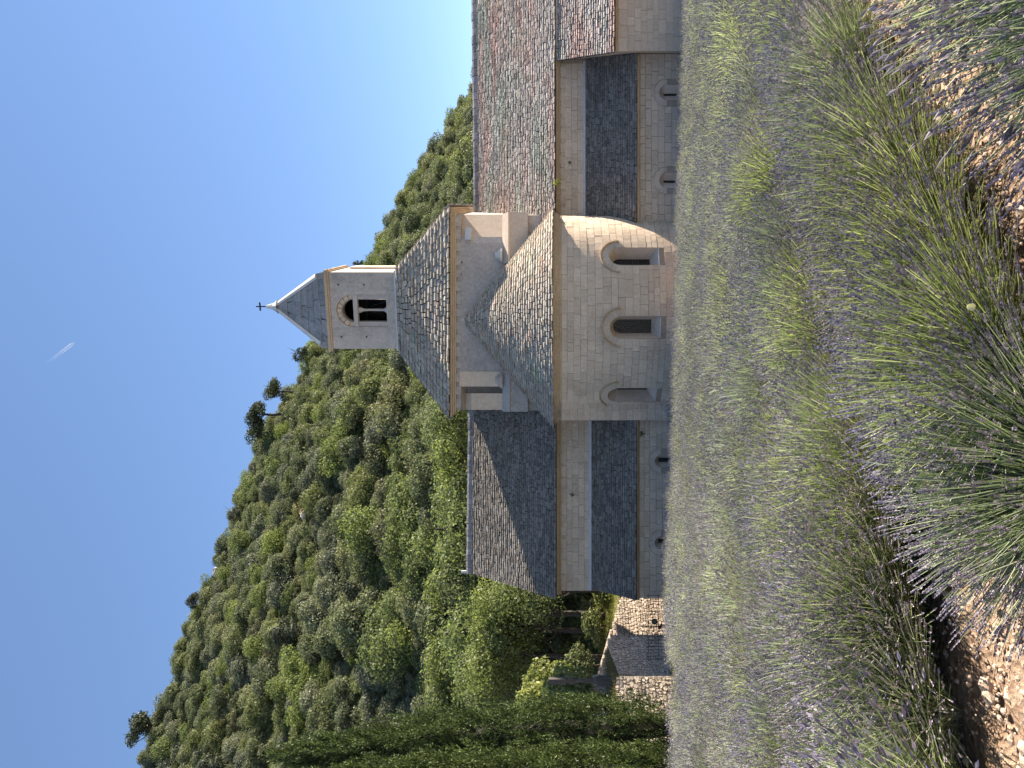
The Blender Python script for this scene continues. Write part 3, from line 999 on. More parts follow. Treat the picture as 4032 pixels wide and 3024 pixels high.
mb = MB(); z = ap.z + .45; u3 = Vector((bu.x, bu.y, 0)) * .24
mb.box(ap.x - .032, ap.x + .032, ap.y - .03, ap.y + .03, z, z + .62)
mb.hexa([ap + u3 * sg + Vector((0, dy, z - ap.z + dz)) for dz in (.36, .43) for sg, dy in ((-1, -.034), (1, -.034), (1, .034), (-1, .034))])
mb.build('cross', M['darkiron'], bt)

# ================================================================== MONASTERY WING (right)
wing = empty('monastery_wing', (14.0, 38.0, -6.0))
tag(wing, 'monastery wing right of the apse under a pink and green mottled stone roof', 'building')
XR0, XR1 = 8.0, 26.0
mb = MB(); wall(mb, plane_map(UL), XR0, 16.4, -2.6, 0.2, [], 3, -0.02)
mb.box(XR0, XR1, UL + .03, 48, BASE, 0.1)
rw = mb.build('upper_wall', M['mortar'], wing)
ashlar(wing, rw, plane_map(UL), XR0, 16.2, -1.42, 0.03, [], M['ashlar'], (0.26, 0.36), (0.4, 1.1))
cor = band('cornice', XR0, 16.3, UL, 0.26, [(0, 0.0), (0.24, 0.0), (0.24, 0.10), (0.19, 0.13), (0.12, 0.19), (0.10, 0.22), (0, 0.225)], M['ochre'], wing)
corbels(cor, XR0 + .4, 16.1, UL, 0.032, 12, 0.42, 0.24, 0.07, M['clean'])
band('ledge', XR0, 16.3, UL, -1.10, [(0, 0), (0.07, 0.04), (0.09, 0.09), (0.09, 0.14), (0, 0.15)], M['pale'], wing)
quad_roof(wing, 'main_roof', (7.4, 38.02, 0.30), (XR1, 38.02, 0.32), (XR1 + .6, 44.8, 5.12), (7.4, 44.8, 4.91), 0.172, (0.20, 0.38), 0.10, M['lauze_pink'], wing)
quad_roof(wing, 'back_roof', (7.4, 51.4, 0.30), (XR1, 51.4, 0.32), (XR1 + .6, 44.8, 5.12), (7.4, 44.8, 4.91), 0.3, (0.4, 0.8), 0.06, M['ridge'], wing, True)
rg = MB(); rg.box(8.2, XR1, 44.7, 44.9, 4.84, 4.92); rgo = rg.build('roof_ridge', M['deck'], wing)
ridge_stones(rgo, (8.2, 44.8, 4.97), (XR1, 44.8, 5.15), 0.25, 0.17, 0.46, M['ridge'])
# lean-to aisle on the right
FR = plane_map(LW)
hr_ = []
for X in (2314, 2659):
    a = Arch((X - 1512) / FOC * LW, 0.37, -6.3, -5.0); ring = Arch(a.sc, 0.66, -6.3, -5.0); ring.inner = a; hr_.append((a, ring))
mb = MB(); wall(mb, FR, 7.62, 15.6, BASE - .3, -3.6, [h[0] for h in hr_], 2, -0.02)
rl = mb.build('aisle_wall', M['mortar'], wing)
ashlar(wing, rl, FR, 7.65, 15.6, BASE, -3.72, [h[1] for h in hr_], M['ashlar'], (0.24, 0.34), (0.3, 0.8), 0.009)
for a, ring in hr_:
    slit_window((wing, rl), FR, a, 0.055, -6.1, -4.93, 0.32, 0.63, 9)
band('cornice', 7.62, 15.55, LW, -3.57, [(0, 0), (0.12, 0), (0.12, 0.07), (0.08, 0.11), (0.05, 0.14), (0, 0.15)], M['ashlar'], wing)
quad_roof(wing, 'aisle_roof', (7.62, 35.66, -3.54), (15.48, 35.66, -3.54), (16.4, UL - .1, -1.22), (8.3, UL - .1, -1.22), 0.16, (0.22, 0.42), 0.09, M['lauze'], wing)
# projecting bay at the far right with its own slope of the same slates
YE = 35.1
quad_roof(wing, 'bay_roof', (15.12, 34.75, -2.42), (XR1, 34.75, -2.55), (XR1, 38.1, 0.22), (16.15, 38.1, 0.22), 0.17, (0.20, 0.38), 0.10, M['lauze_pink'], wing)
xb = px(2822, 0, YE).x
mb = MB(); wall(mb, plane_map(YE), xb, XR1, BASE - .6, -2.55, [], 3, -0.02)
xk = xb + 1.12
mb.add([(xb, YE + .0, BASE), (xk, UL, BASE), (xk, UL, 0.05), (xb, YE + .0, -2.5)], ((0, 1, 2, 3),))
mb.add([(xk, UL, BASE), (XR1, UL, BASE), (XR1, UL, 0), (xk, UL, 0)], ((0, 1, 2, 3),))
bw = mb.build('bay_wall', M['ashlar'], wing)
ashlar(wing, bw, plane_map(YE), xb, 20.5, BASE - .2, -2.6, [], M['ashlar'], (0.26, 0.36), (0.4, 1.0), 0.008, 1, 0.008)
band('cornice', xb - .03, XR1, YE, -2.50, [(0, 0), (0.09, 0), (0.09, 0.09), (0.05, 0.12), (0, 0.13)], M['ochre'], wing)

flush_pieces()
PIECES.clear()

# ================================================================== plants
def unit(n):
    v = nr.normal(size=(n, 3)); return v / np.linalg.norm(v, axis=1, keepdims=True)


def leaf_quads(P, Nrm, size, aspect=0.6):
    """diamond leaves at P facing Nrm"""
    n = len(P)
    r = unit(n)
    t = np.cross(Nrm, r); t /= np.linalg.norm(t, axis=1, keepdims=True) + 1e-9
    bt_ = np.cross(Nrm, t)
    sz = (size * nr.uniform(0.6, 1.3, n))[:, None]
    a = t * sz * 0.5; b = bt_ * sz * 0.5 * aspect
    fold = Nrm * sz * nr.uniform(-0.12, 0.12, n)[:, None]
    return np.stack([P - a, P - b + fold, P + a, P + b + fold], 1)


def crown(name, R, H, nlobe, nleaf, size, mat, low=0.15, lobe=(0.30, 0.52), shell=0.3, top=0.9):
    Q = []
    for k in range(nlobe):
        a = nr.uniform(0, 2 * math.pi); z = nr.uniform(low, top); rr = math.sqrt(nr.uniform(0, 1)) * (1 - (max(0, z - 0.45) / 0.75) ** 2) * 0.72
        lr = nr.uniform(*lobe) * R
        c = np.array([rr * R * math.cos(a), rr * R * math.sin(a), z * (H - lr * .6)])
        n = int(nleaf / nlobe * (lr / (R * 0.42)) ** 2)
        d = unit(n); d[:, 2] = np.abs(d[:, 2]) * np.where(nr.uniform(size=n) < 0.72, 1, -0.7)
        sub = 1 + 0.16 * np.sin(d[:, 0] * 6 + k) * np.sin(d[:, 1] * 7 + 2 * k) + 0.12 * np.sin(d[:, 2] * 9 + k)
        P = c + d * lr * (sub * (1 - shell * nr.uniform(0, 1, n) ** 2))[:, None] * np.array([1, 1, 0.88])
        N = d + unit(n) * 0.75; N /= np.linalg.norm(N, axis=1, keepdims=True)
        Q.append(leaf_quads(P, N, size))
    return quadmesh(name, np.concatenate(Q), mat)


def trunk_mesh(name, h, r, limbs=4, spread=0.5, lean=0.0):
    mb = MB()
    pts = [(lean * h * (t ** 1.5), 0.04 * h * math.sin(t * 5), h * t) for t in (0, 0.25, 0.5, 0.75, 1)]
    pts[0] = (0, 0, -0.6)
    mb.tube(pts, [r * 1.25, r, r * .8, r * .6, r * .3], 7)
    for k in range(limbs):
        a = k * 2.4 + 0.5; t = 0.35 + 0.5 * k / max(1, limbs); p = Vector((lean * h * t ** 1.5, 0, h * t))
        L = h * spread * (0.7 + 0.3 * math.sin(k * 3.1))
        q = p + Vector((math.cos(a), math.sin(a), 0.55)) * L * .55; w = p + Vector((math.cos(a + .2), math.sin(a + .2), 0.9)) * L
        mb.tube([p, q, w], [r * .5, r * .35, r * .15], 5)
    return mkmesh(name, mb.v, mb.f, M['bark'])


M['oak'] = leaf_mat('holm_oak_leaves', [(0.098, 0.115, 0.060), (0.150, 0.170, 0.092), (0.225, 0.240, 0.148)], 0.34, 0.3, 0.2)
M['oak2'] = leaf_mat('grey_oak_leaves', [(0.120, 0.132, 0.086), (0.180, 0.192, 0.132), (0.262, 0.272, 0.200)], 0.34, 0.3, 0.2)
M['green'] = leaf_mat('bright_deciduous_leaves', [(0.108, 0.136, 0.055), (0.158, 0.192, 0.082), (0.225, 0.255, 0.125)], 0.48, 0.25, 0.18)
M['pine'] = leaf_mat('pine_needles', [(0.055, 0.066, 0.042), (0.090, 0.102, 0.064), (0.14, 0.15, 0.095)], 0.15)
M['olive'] = leaf_mat('dry_shrub_leaves', [(0.105, 0.108, 0.058), (0.165, 0.165, 0.092), (0.24, 0.232, 0.14)], 0.25)
M['bay'] = leaf_mat('pale_bush_leaves', [(0.14, 0.165, 0.06), (0.21, 0.24, 0.09), (0.30, 0.32, 0.16)], 0.35, 0.25)
M['cyp'] = leaf_mat('cypress_sprays', [(0.030, 0.047, 0.018), (0.070, 0.100, 0.037), (0.150, 0.188, 0.078)], 0.2, 0.45, 0.1, 1.1)

VAR = []          # (crown, trunk, label, category-name)
for i in range(4):
    VAR.append((crown('crown', 2.7, 4.6, 19, 7200, 0.23, M['oak']), trunk_mesh('trunk', 3.0, 0.16), 'dense_oak', 'dark green holm oak with a rounded crown in the wood covering the hillside'))
for i in range(3):
    VAR.append((crown('crown', 2.6, 4.2, 21, 7000, 0.225, M['oak2']), trunk_mesh('trunk', 2.8, 0.15), 'grey_oak', 'grey-green holm oak with a knobbly crown in the wood covering the hillside'))
for i in range(3):
    VAR.append((crown('crown', 2.9, 5.0, 20, 6600, 0.245, M['green']), trunk_mesh('trunk', 3.4, 0.16), 'deciduous_tree', 'fresh green deciduous tree among the darker oaks of the hillside wood'))
for i in range(2):
    VAR.append((crown('crown', 2.5, 3.6, 13, 2800, 0.26, M['olive']), trunk_mesh('trunk', 2.6, 0.13, 6, 0.7), 'scrub_tree', 'thin olive-brown scrub tree with bare twigs on the hillside'))
for i in range(2):
    VAR.append((crown('crown', 2.3, 5.4, 12, 2900, 0.29, M['pine'], 0.35, (0.30, 0.45)), trunk_mesh('trunk', 4.2, 0.17, 6, 0.5), 'pine_tree', 'dark open-crowned pine standing out of the hillside wood'))


def plant(name, loc, rot, sc, var, label, cat, group=None):
    e = empty(name, loc)
    e.rotation_euler = (0, 0, rot); e.scale = sc
    tag(e, label, cat, group)
    for nm, me in (('crown', VAR[var][0]), ('trunk', VAR[var][1])):
        o = bpy.data.objects.new(nm, me); COL.objects.link(o); o.parent = e
    return e


def gn_scatter(name, pts, scl, rot, idx, sources, label):
    """one object: instances of source meshes on points"""
    me = bpy.data.meshes.new(name)
    me.from_pydata([tuple(p) for p in pts], [], [])
    for an, ty, vals in (('scl', 'FLOAT_VECTOR', scl), ('rot', 'FLOAT_VECTOR', rot), ('idx', 'INT', idx)):
        at = me.attributes.new(an, ty, 'POINT')
        at.data.foreach_set('vector' if ty == 'FLOAT_VECTOR' else 'value', np.asarray(vals).ravel())
    o = bpy.data.objects.new(name, me); COL.objects.link(o)
    ng = bpy.data.node_groups.new(name, 'GeometryNodeTree')
    ng.interface.new_socket('Geometry', in_out='INPUT', socket_type='NodeSocketGeometry')
    ng.interface.new_socket('Geometry', in_out='OUTPUT', socket_type='NodeSocketGeometry')
    N = ng.nodes
    gi, go = N.new('NodeGroupInput'), N.new('NodeGroupOutput')
    iop = N.new('GeometryNodeInstanceOnPoints')
    j = N.new('GeometryNodeJoinGeometry')
    for s in reversed(sources):
        oi = N.new('GeometryNodeObjectInfo'); oi.inputs['Object'].default_value = s; oi.inputs['As Instance'].default_value = True
        oi.transform_space = 'ORIGINAL'
        ng.links.new(oi.outputs['Geometry'], j.inputs[0])
    ng.links.new(gi.outputs[0], iop.inputs['Points'])
    ng.links.new(j.outputs[0], iop.inputs['Instance'])
    iop.inputs['Pick Instance'].default_value = True
    for an, dt, sk_ in (('scl', 'FLOAT_VECTOR', 'Scale'), ('rot', 'FLOAT_VECTOR', 'Rotation'), ('idx', 'INT', 'Instance Index')):
        na = N.new('GeometryNodeInputNamedAttribute'); na.data_type = dt; na.inputs['Name'].default_value = an
        if sk_ == 'Rotation':
            e2r = N.new('FunctionNodeEulerToRotation'); ng.links.new(na.outputs['Attribute'], e2r.inputs[0]); ng.links.new(e2r.outputs[0], iop.inputs[sk_])
        else:
            ng.links.new(na.outputs['Attribute'], iop.inputs[sk_])
    ng.links.new(iop.outputs[0], go.inputs[0])
    md = o.modifiers.new('scatter', 'NODES'); md.node_group = ng
    tag(o, label, None, None, 'stuff')
    return o


# ---- hillside trees
def hz(x, y): return float(hill_h(np.array(x), np.array(y)))


spots = []
tries = 0
while tries < 26000 and len(spots) < 1100:
    tries += 1
    y = 58 + 112 * rng.random() ** 0.8
    X = rng.uniform(-500, 2760)
    x = (X - 1512) / FOC * y
    z = hz(x, y)
    Y = HOR - z / y * FOC
    if Y > 2380: continue
    if X > 1380 and Y > 1960 + 100: continue
    if X > 2250 and Y > 2020: continue
    rmin = 2.6 if y < 100 else 3.2
    if any((x - a) ** 2 + (y - b) ** 2 < rmin ** 2 for a, b, *_ in spots): continue
    spots.append((x, y, z, X, Y))


def vis(s):
    x, y, z, X, Y = s
    Yt = Y - 3.5 / y * FOC
    hid = (700 < X < 1400 and Yt > 1880) or (1400 < X < 2220 and Yt > 1760) or (X > 2200 and Yt > 1900) or X < -60 or (X < 230 and Yt > 1500) or (1650 < X < 1950 and Yt > 1300)
    return (0 if hid else 1, 1 / y)


spots.sort(key=vis, reverse=True)
ind, rest = spots[:285], spots[285:]
srcs = {}
for x, y, z, X, Y in ind:
    low = Y > 1650
    if low and X < 1000:
        v = rng.choice([0, 1, 4, 5, 7, 7, 8, 8, 9, 2])
    elif X > 1950:
        v = rng.choice([0, 1, 2, 3, 3, 1, 4, 7, 13])
    else:
        v = rng.choice([0, 1, 2, 3, 0, 2, 4, 5, 6, 5, 7, 8, 10, 11, 12])
    s = rng.choice((0.68, 0.8, 0.95, 1.05, 1.2, 1.38)) * rng.uniform(.95, 1.05)
    size_ = 'small' if s < 0.92 else ('large' if s > 1.12 else 'middling')
    where_ = ('far left of wood' if X < 430 else 'left of wood' if X < 900 else 'above the left transept' if X < 1350 else 'beside the bell tower' if X < 1960 else 'behind the pink roof')
    high_ = 'on the skyline' if y > 148 else 'high up' if y > 125 else 'halfway up' if y > 95 else 'low down'
    lab_ = '%s %s %s, %s' % (size_, VAR[v][3].split(' in the wood')[0].split(' among')[0].split(' on the hill')[0].split(' standing')[0], high_, where_)
    e = plant(VAR[v][2], (x, y, z - 0.4), rng.uniform(0, 6.28), (s, s, s * rng.uniform(0.85, 1.15)), v, lab_, 'tree', 'trees of the hillside wood')
    srcs.setdefault(v, e)
for v in range(len(VAR)):
    if v not in srcs:
        x, y, z, X, Y = rest.pop(0)
        srcs[v] = plant(VAR[v][2], (x, y, z - .4), 0, (1, 1, 1), v, VAR[v][3], 'tree', 'trees of the hillside wood')
crowns = [srcs[v].children[0] if srcs[v].children[0].name.startswith('crown') else srcs[v].children[1] for v in range(len(VAR))]
# the rest of the wood and its low undergrowth
P, S, R_, I = [], [], [], []
for x, y, z, X, Y in rest:
    s = rng.uniform(0.8, 1.2); P.append((x, y, z - .2)); S.append((s, s, s)); R_.append((0, 0, rng.uniform(0, 6.28))); I.append(rng.choice([0, 1, 2, 3, 4, 5, 6, 7]))
gn_scatter('distant_wood', P, S, R_, I, crowns, 'mass of oaks filling the gaps and far side of the hillside wood')
P, S, R_, I = [], [], [], []
for _ in range(3600):
    y = 57 + 113 * rng.random(); X = rng.uniform(-600, 2800); x = (X - 1512) / FOC * y; z = hz(x, y)
    s = rng.uniform(0.25, 0.62); P.append((x, y, z - .2)); S.append((s * 1.5, s * 1.5, s)); R_.append((0, 0, rng.uniform(0, 6.28))); I.append(rng.choice([0, 4, 5, 8, 10, 11, 2]))
gn_scatter('undergrowth', P, S, R_, I, crowns, 'low evergreen scrub covering the ground between the hillside trees')


# single trees that stand out on the skyline and beside the abbey: (X, Y of the base, depth, scale, variant, name, label)
def tree_at(X, Y, d, sc, v, name, label, cat='tree', lean=0.0, group=None):
    p = px(X, Y, d)
    if d > 150: p.z -= 0.5 * sc[2]
    e = plant(name, p, rng.uniform(0, 6.28), sc, v, label, cat, group)
    e.rotation_euler.y = lean
    return e


VAR.append((crown('crown', 2.2, 4.2, 12, 2000, 0.29, M['pine'], 0.12, (0.25, 0.40)), trunk_mesh('trunk', 3.9, 0.13, 7, 0.6, 0.25), '', ''))
WP = len(VAR) - 1
tree_at(1640, 1215, 160, (1.0, 1.0, 1.1), WP, 'pine_tree', 'small windswept pine on the skyline just left of the bell tower', lean=-0.3)
tree_at(1480, 1140, 158, (1.3, 1.3, 1.15), 12, 'pine_tree', 'broad pine on the skyline, second to the left of the bell tower')
tree_at(1395, 1090, 156, (1.6, 1.6, 1.45), 13, 'pine_tree', 'tall dark pine in the clump at the kink of the skyline')
tree_at(1320, 1085, 158, (1.6, 1.6, 1.3), 12, 'pine_tree', 'dark rounded pine leaning out over the kink of the skyline')
tree_at(1000, 950, 160, (0.85, 0.85, 0.9), WP, 'pine_tree', 'thin-crowned tree with bare branches breaking the skyline mid slope')
tree_at(665, 815, 160, (0.9, 0.9, 1.0), 13, 'pine_tree', 'isolated dark tree sticking out of the upper left skyline')
tree_at(150, 640, 160, (1.9, 1.9, 1.6), 12, 'pine_tree', 'large dark pine topping the skyline at the far left')
tree_at(1985, 1432, 162, (0.5, 0.5, 0.75), WP, 'pine_tree', 'wispy little tree on the skyline right behind the bell tower')

# big deciduous trees at the foot of the hill, left of the transept
VAR.append((crown('crown', 3.6, 6.2, 26, 9500, 0.205, M['green'], 0.12, (0.28, 0.46)), trunk_mesh('trunk', 5.6, 0.2, 6, 0.36, 0.06), '', ''))
VAR.append((crown('crown', 3.2, 6.0, 24, 9000, 0.20, M['green'], 0.15, (0.26, 0.46)), trunk_mesh('trunk', 5.6, 0.22, 6, 0.34, -0.08), '', ''))
G1 = len(VAR) - 2


def tall(X, Yb, d, s, v, label):
    """tree with a bare stem: the crown starts above the trunk's foot"""
    e = tree_at(X, Yb, d, (s, s, s), v, 'deciduous_tree', label)
    for ch in e.children:
        if ch.name.startswith('crown'): ch.location.z = 3.2
        else: ch.scale = (1, 1, 1.15)
    return e


tall(690, 2400, 54, 0.95, G1, 'bright green tree with a dark stem right against the transept gable')
tall(597, 2345, 54, 1.0, G1 + 1, 'bright green tree over the sloping end of the rubble wall')
tall(548, 2355, 55, 1.0, G1, 'bright green tree with a slanting trunk above the sunlit rubble wall')
tall(432, 2355, 54, 1.05, G1 + 1, 'bright green tree with a thick leaning trunk left of the others above the rubble wall')
tall(350, 2310, 57, 1.1, G1, 'leafy green tree behind the stone pillar')
tree_at(520, 2150, 62, (1.5, 1.5, 1.5), G1, 'deciduous_tree', 'broad fresh green tree rising behind the row of stems')
tree_at(760, 2120, 60, (1.3, 1.3, 1.4), G1 + 1, 'deciduous_tree', 'fresh green tree showing above the left verge of the transept roof')
tree_at(330, 2120, 60, (1.4, 1.4, 1.5), 4, 'grey_oak', 'grey-green oak between the bright trees and the cypress')
tree_at(960, 2060, 62, (1.4, 1.4, 1.25), G1, 'deciduous_tree', 'bright green treetop behind the left transept ridge')
tree_at(1210, 2030, 64, (1.3, 1.3, 1.2), G1 + 1, 'deciduous_tree', 'bright green treetop behind the ridge next to the crossing tower')
tree_at(1370, 1985, 66, (1.1, 1.1, 1.2), G1, 'deciduous_tree', 'bright green treetop peeping out under the left eave corner of the crossing tower')
# pale bushes in front of them
VAR.append((crown('crown', 1.5, 2.0, 14, 3600, 0.17, M['bay'], 0.08, (0.28, 0.48)), trunk_mesh('trunk', 1.2, 0.06, 5, 0.6), '', ''))
VAR.append((crown('crown', 1.3, 1.5, 10, 1500, 0.16, M['olive'], 0.05, (0.3, 0.5)), trunk_mesh('trunk', 0.8, 0.04, 5, 0.8), '', ''))
B1 = len(VAR) - 2
tree_at(285, 2330, 34.5, (1.0, 1.0, 1.15), B1, 'leafy_bush', 'pale green bush behind the stone pillar, nearest the cypress', 'bush')
tree_at(330, 2260, 37, (1.0, 1.0, 1.3), B1, 'leafy_bush', 'tall pale green bush behind and above the stone pillar', 'bush')
tree_at(230, 2240, 36, (1.1, 1.1, 1.3), B1, 'leafy_bush', 'pale green bush half hidden by the cypress', 'bush')
tree_at(405, 2330, 49, (0.9, 0.9, 0.9), B1, 'leafy_bush', 'light green bush to the right of the stone pillar', 'bush')
tree_at(470, 2335, 57, (1.2, 1.2, 0.9), B1 + 1, 'dry_bush', 'straw-coloured bush between the tree trunks above the rubble wall', 'bush')
tree_at(640, 2350, 57, (1.3, 1.3, 1.0), B1 + 1, 'dry_bush', 'straw-yellow bush close to the transept gable above the rubble wall', 'bush')
tree_at(560, 2365, 53.5, (1.1, 1.1, 0.7), B1, 'leafy_bush', 'low green bush on the bank above the sunlit rubble wall', 'bush')
tree_at(705, 2410, 55, (1.2, 1.2, 0.8), B1, 'leafy_bush', 'low green bush squeezed between the rubble wall and the transept', 'bush')


M['core_shade'] = plain('inner_shade_fill', (0.018, 0.018, 0.010), 0.95, 0, 0.5, 9)
# ---- cypresses on the left
def cypress(base, top_off, H, R, label):
    e = empty('cypress', base)
    tag(e, label, 'tree')
    npl = 700
    t = nr.uniform(0.01, 0.98, npl) ** 0.85
    pro = lambda h: np.interp(h, [0, 0.06, 0.2, 0.42, 0.65, 0.85, 1], [0.55, 0.85, 1.0, 0.96, 0.72, 0.42, 0.03]) * R
    a = nr.uniform(0, 2 * math.pi, npl)
    r = pro(t) * (1 + 0.10 * np.sin(a * 5 + t * 9) + 0.08 * np.sin(a * 9 - t * 17)) * nr.choice([0.80, 0.9, 1.0], npl)
    Q = []
    for q in range(npl):
        n = 140
        out = np.array([math.cos(a[q]), math.sin(a[q]), 0.0])
        hh = nr.uniform(-1, 1, n)
        ln = nr.uniform(0.40, 0.75); wd = 0.18 * (0.45 + 0.55 * pro(t[q]) / R)
        ax = np.array([0, 0, 1.0]) + out * nr.uniform(0.12, 0.4)
        c0 = np.array([r[q] * out[0] + top_off[0] * t[q], r[q] * out[1] + top_off[1] * t[q], H * t[q] + .1])
        d = unit(n)
        p = c0 + ax * (hh * ln)[:, None] + d * (wd * np.sqrt(np.clip(1 - hh * hh * .85, 0.05, 1)) * nr.uniform(.55, 1, n))[:, None]
        up = ax + d * 0.8 + unit(n) * 0.35
        up /= np.linalg.norm(up, axis=1, keepdims=True)
        side = np.cross(up, unit(n)); side /= np.linalg.norm(side, axis=1, keepdims=True)
        L = nr.uniform(0.07, 0.16, n)[:, None]; W = nr.uniform(0.012, 0.026, n)[:, None]
        Q.append(np.stack([p - up * L * .5, p + side * W, p + up * L * .5, p - side * W], 1))
    link(bpy.data.objects.new('crown', quadmesh('crown', np.concatenate(Q), M['cyp'])), e, base)
    # solid dark core, its colour standing in for shade deep in the crown
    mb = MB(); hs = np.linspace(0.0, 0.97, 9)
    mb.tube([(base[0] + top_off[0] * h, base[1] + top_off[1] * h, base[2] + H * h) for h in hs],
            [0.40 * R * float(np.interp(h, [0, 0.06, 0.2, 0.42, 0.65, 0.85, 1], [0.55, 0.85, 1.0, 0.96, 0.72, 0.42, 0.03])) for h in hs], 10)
    mb.build('shade_core', M['core_shade'], e)
    mb = MB(); mb.tube([Vector(base) + Vector((0, 0, -.5)), Vector(base) + Vector((0, 0, 1.2))], 0.16, 8); mb.build('trunk', M['bark'], e)


b0 = px(165, 2650, 27.0)
cypress((b0.x - .02, 27.0, b0.z), (-1.0, 0, 0), 13.9, 1.16, 'tall dark cypress standing next to the rubble wall')
b0 = px(-25, 2690, 24.5)
cypress((b0.x, 24.5, b0.z), (-0.4, 0, 0), 13.0, 0.92, 'dark cypress cut off by the left edge of the view')

# ================================================================== left garden walls, gate, pillar
def rubble_wall(name, label, a, b, za0, za1, zb0_, zb1, size, thick=0.45):
    """a,b plan ends; bottom/top heights at a and b; courses of irregular stones on the visible face"""
    a, b = Vector(a), Vector(b)
    u = (b - a).normalized(); n = Vector((u.y, -u.x))
    if n.dot(Vector((0, -1))) < 0: n = -n
    L = (b - a).length
    th = empty(name, (a.x, a.y, za0)); tag(th, label, 'wall')
    bot = lambda s: za0 + (zb0_ - za0) * s / L
    top = lambda s: za1 + (zb1 - za1) * s / L
    P3 = lambda s, z, e: Vector((a.x + u.x * s + n.x * e, a.y + u.y * s + n.y * e, z))
    mb = MB()
    mb.hexa([P3(0, bot(0), 0), P3(L, bot(L), 0), P3(L, bot(L), -thick), P3(0, bot(0), -thick), P3(0, top(0) - .03, 0), P3(L, top(L) - .03, 0), P3(L, top(L) - .03, -thick), P3(0, top(0) - .03, -thick)])
    core = mb.build('wall_core', M['rubble_core'], th)
    z = min(za0, zb0_) + rng.uniform(0, size)
    zmax = max(za1, zb1)
    while z < zmax:
        h = size * rng.uniform(0.75, 1.3)
        x = -rng.uniform(0, size)
        while x < L:
            w = size * rng.choice((0.6, 0.8, 1.0, 1.3, 1.9)) * rng.uniform(.85, 1.15)
            xm = min(max(x + w / 2, 0), L)
            if bot(xm) - .1 <= z <= top(xm) - h * 0.35:
                x0, x1 = max(0, x) + .008, min(L, x + w) - .008
                if x1 - x0 > .05:
                    e = rng.uniform(0.03, 0.085); cx, cz = (x0 + x1) / 2, z + h / 2 + rng.uniform(-.22, .22) * h
                    N_ = 7; ring = []; hv = rng.uniform(.75, 1.2)
                    for q in range(N_):
                        t = 2 * math.pi * (q + rng.uniform(-.25, .25)) / N_
                        k_ = 1.12 / max(abs(math.cos(t)), abs(math.sin(t))) ** 0.55
                        ring.append((cx + (x1 - x0) / 2 * math.cos(t) * min(k_, 1.25), cz + h / 2 * .93 * hv * math.sin(t) * min(k_, 1.25)))
                    V = [P3(s, zz, -.02) for s, zz in ring] + [P3(cx + (s - cx) * .78, cz + (zz - cz) * .78, e * rng.uniform(.7, 1.1)) for s, zz in ring]
                    F_ = [(q, (q + 1) % N_, N_ + (q + 1) % N_, N_ + q) for q in range(N_)] + [tuple(range(N_, 2 * N_))]
                    piece(th, 'stone', core, V, F_, M['rubble'])
            x += w
        z += h * 0.95
    return th


AC = px(522, 2401, 48.0); A0 = px(345, 2350, 50.2); A1 = px(700, 2452, 51.0)  # corner added: left stretch turned from the sun in place of a cast shadow
rubble_wall('stone_wall', 'sunlit rubble garden wall running back from an added corner to the transept behind the gate', (AC.x, AC.y), (A1.x, A1.y), -8.6, AC.z, -8.6, A1.z, 0.17)
rubble_wall('stone_wall', 'rubble garden wall angled into shade, left of the sunlit one, behind the left half of the gate', (A0.x, A0.y), (AC.x - .03, AC.y), -8.6, A0.z, -8.6, AC.z, 0.17)
B0 = px(60, 2440, 29.6); B1_ = px(362, 2434, 31.8)
rubble_wall('stone_wall', 'lower sunlit rubble terrace wall topped with dry grass beside the cypress', (B0.x, B0.y), (B1_.x, B1_.y), -4.6, B0.z, -4.8, B1_.z, 0.145)
C0 = px(170, 2325, 33.6); C1 = px(368, 2330, 35.6)
rubble_wall('stone_wall', 'short upper rubble wall carrying the stone pillar', (C0.x, C0.y), (C1.x, C1.y), -3.2, C0.z, -3.4, C1.z, 0.17)
flush_pieces()

# terrace ground behind the walls
mb = MB()
t0 = [(B0.x - .2, B0.y, B0.z - .06), (B1_.x, B1_.y, B1_.z - .06), (B1_.x - .2, 36, C1.z - .75), (C0.x - 2, 36, C1.z - .75)]
mb.add(t0, ((0, 1, 2, 3),))
bk = [Vector((A0.x - 6, A0.y + 1.2, A0.z + .1)), Vector((A1.x + 1.5, A1.y + 1.4, A1.z - .25)), Vector((A1.x + 3, 58.5, -3.3)), Vector((A0.x - 8, 58.5, -2.0))]
bank = lambda f, g: bk[0].lerp(bk[1], f).lerp(bk[3].lerp(bk[2], f), g)
for i_ in range(8):
    for j_ in range(4):
        mb.quad(bank(i_ / 8, j_ / 4), bank((i_ + 1) / 8, j_ / 4), bank((i_ + 1) / 8, (j_ + 1) / 4), bank(i_ / 8, (j_ + 1) / 4))
M['turf'] = plain('dry_turf', (0.16, 0.15, 0.05), 0.95, 0, 0.45, 3)
tag(mb.build('terrace', M['turf']), 'grassy terrace behind the rubble walls', kind='structure')

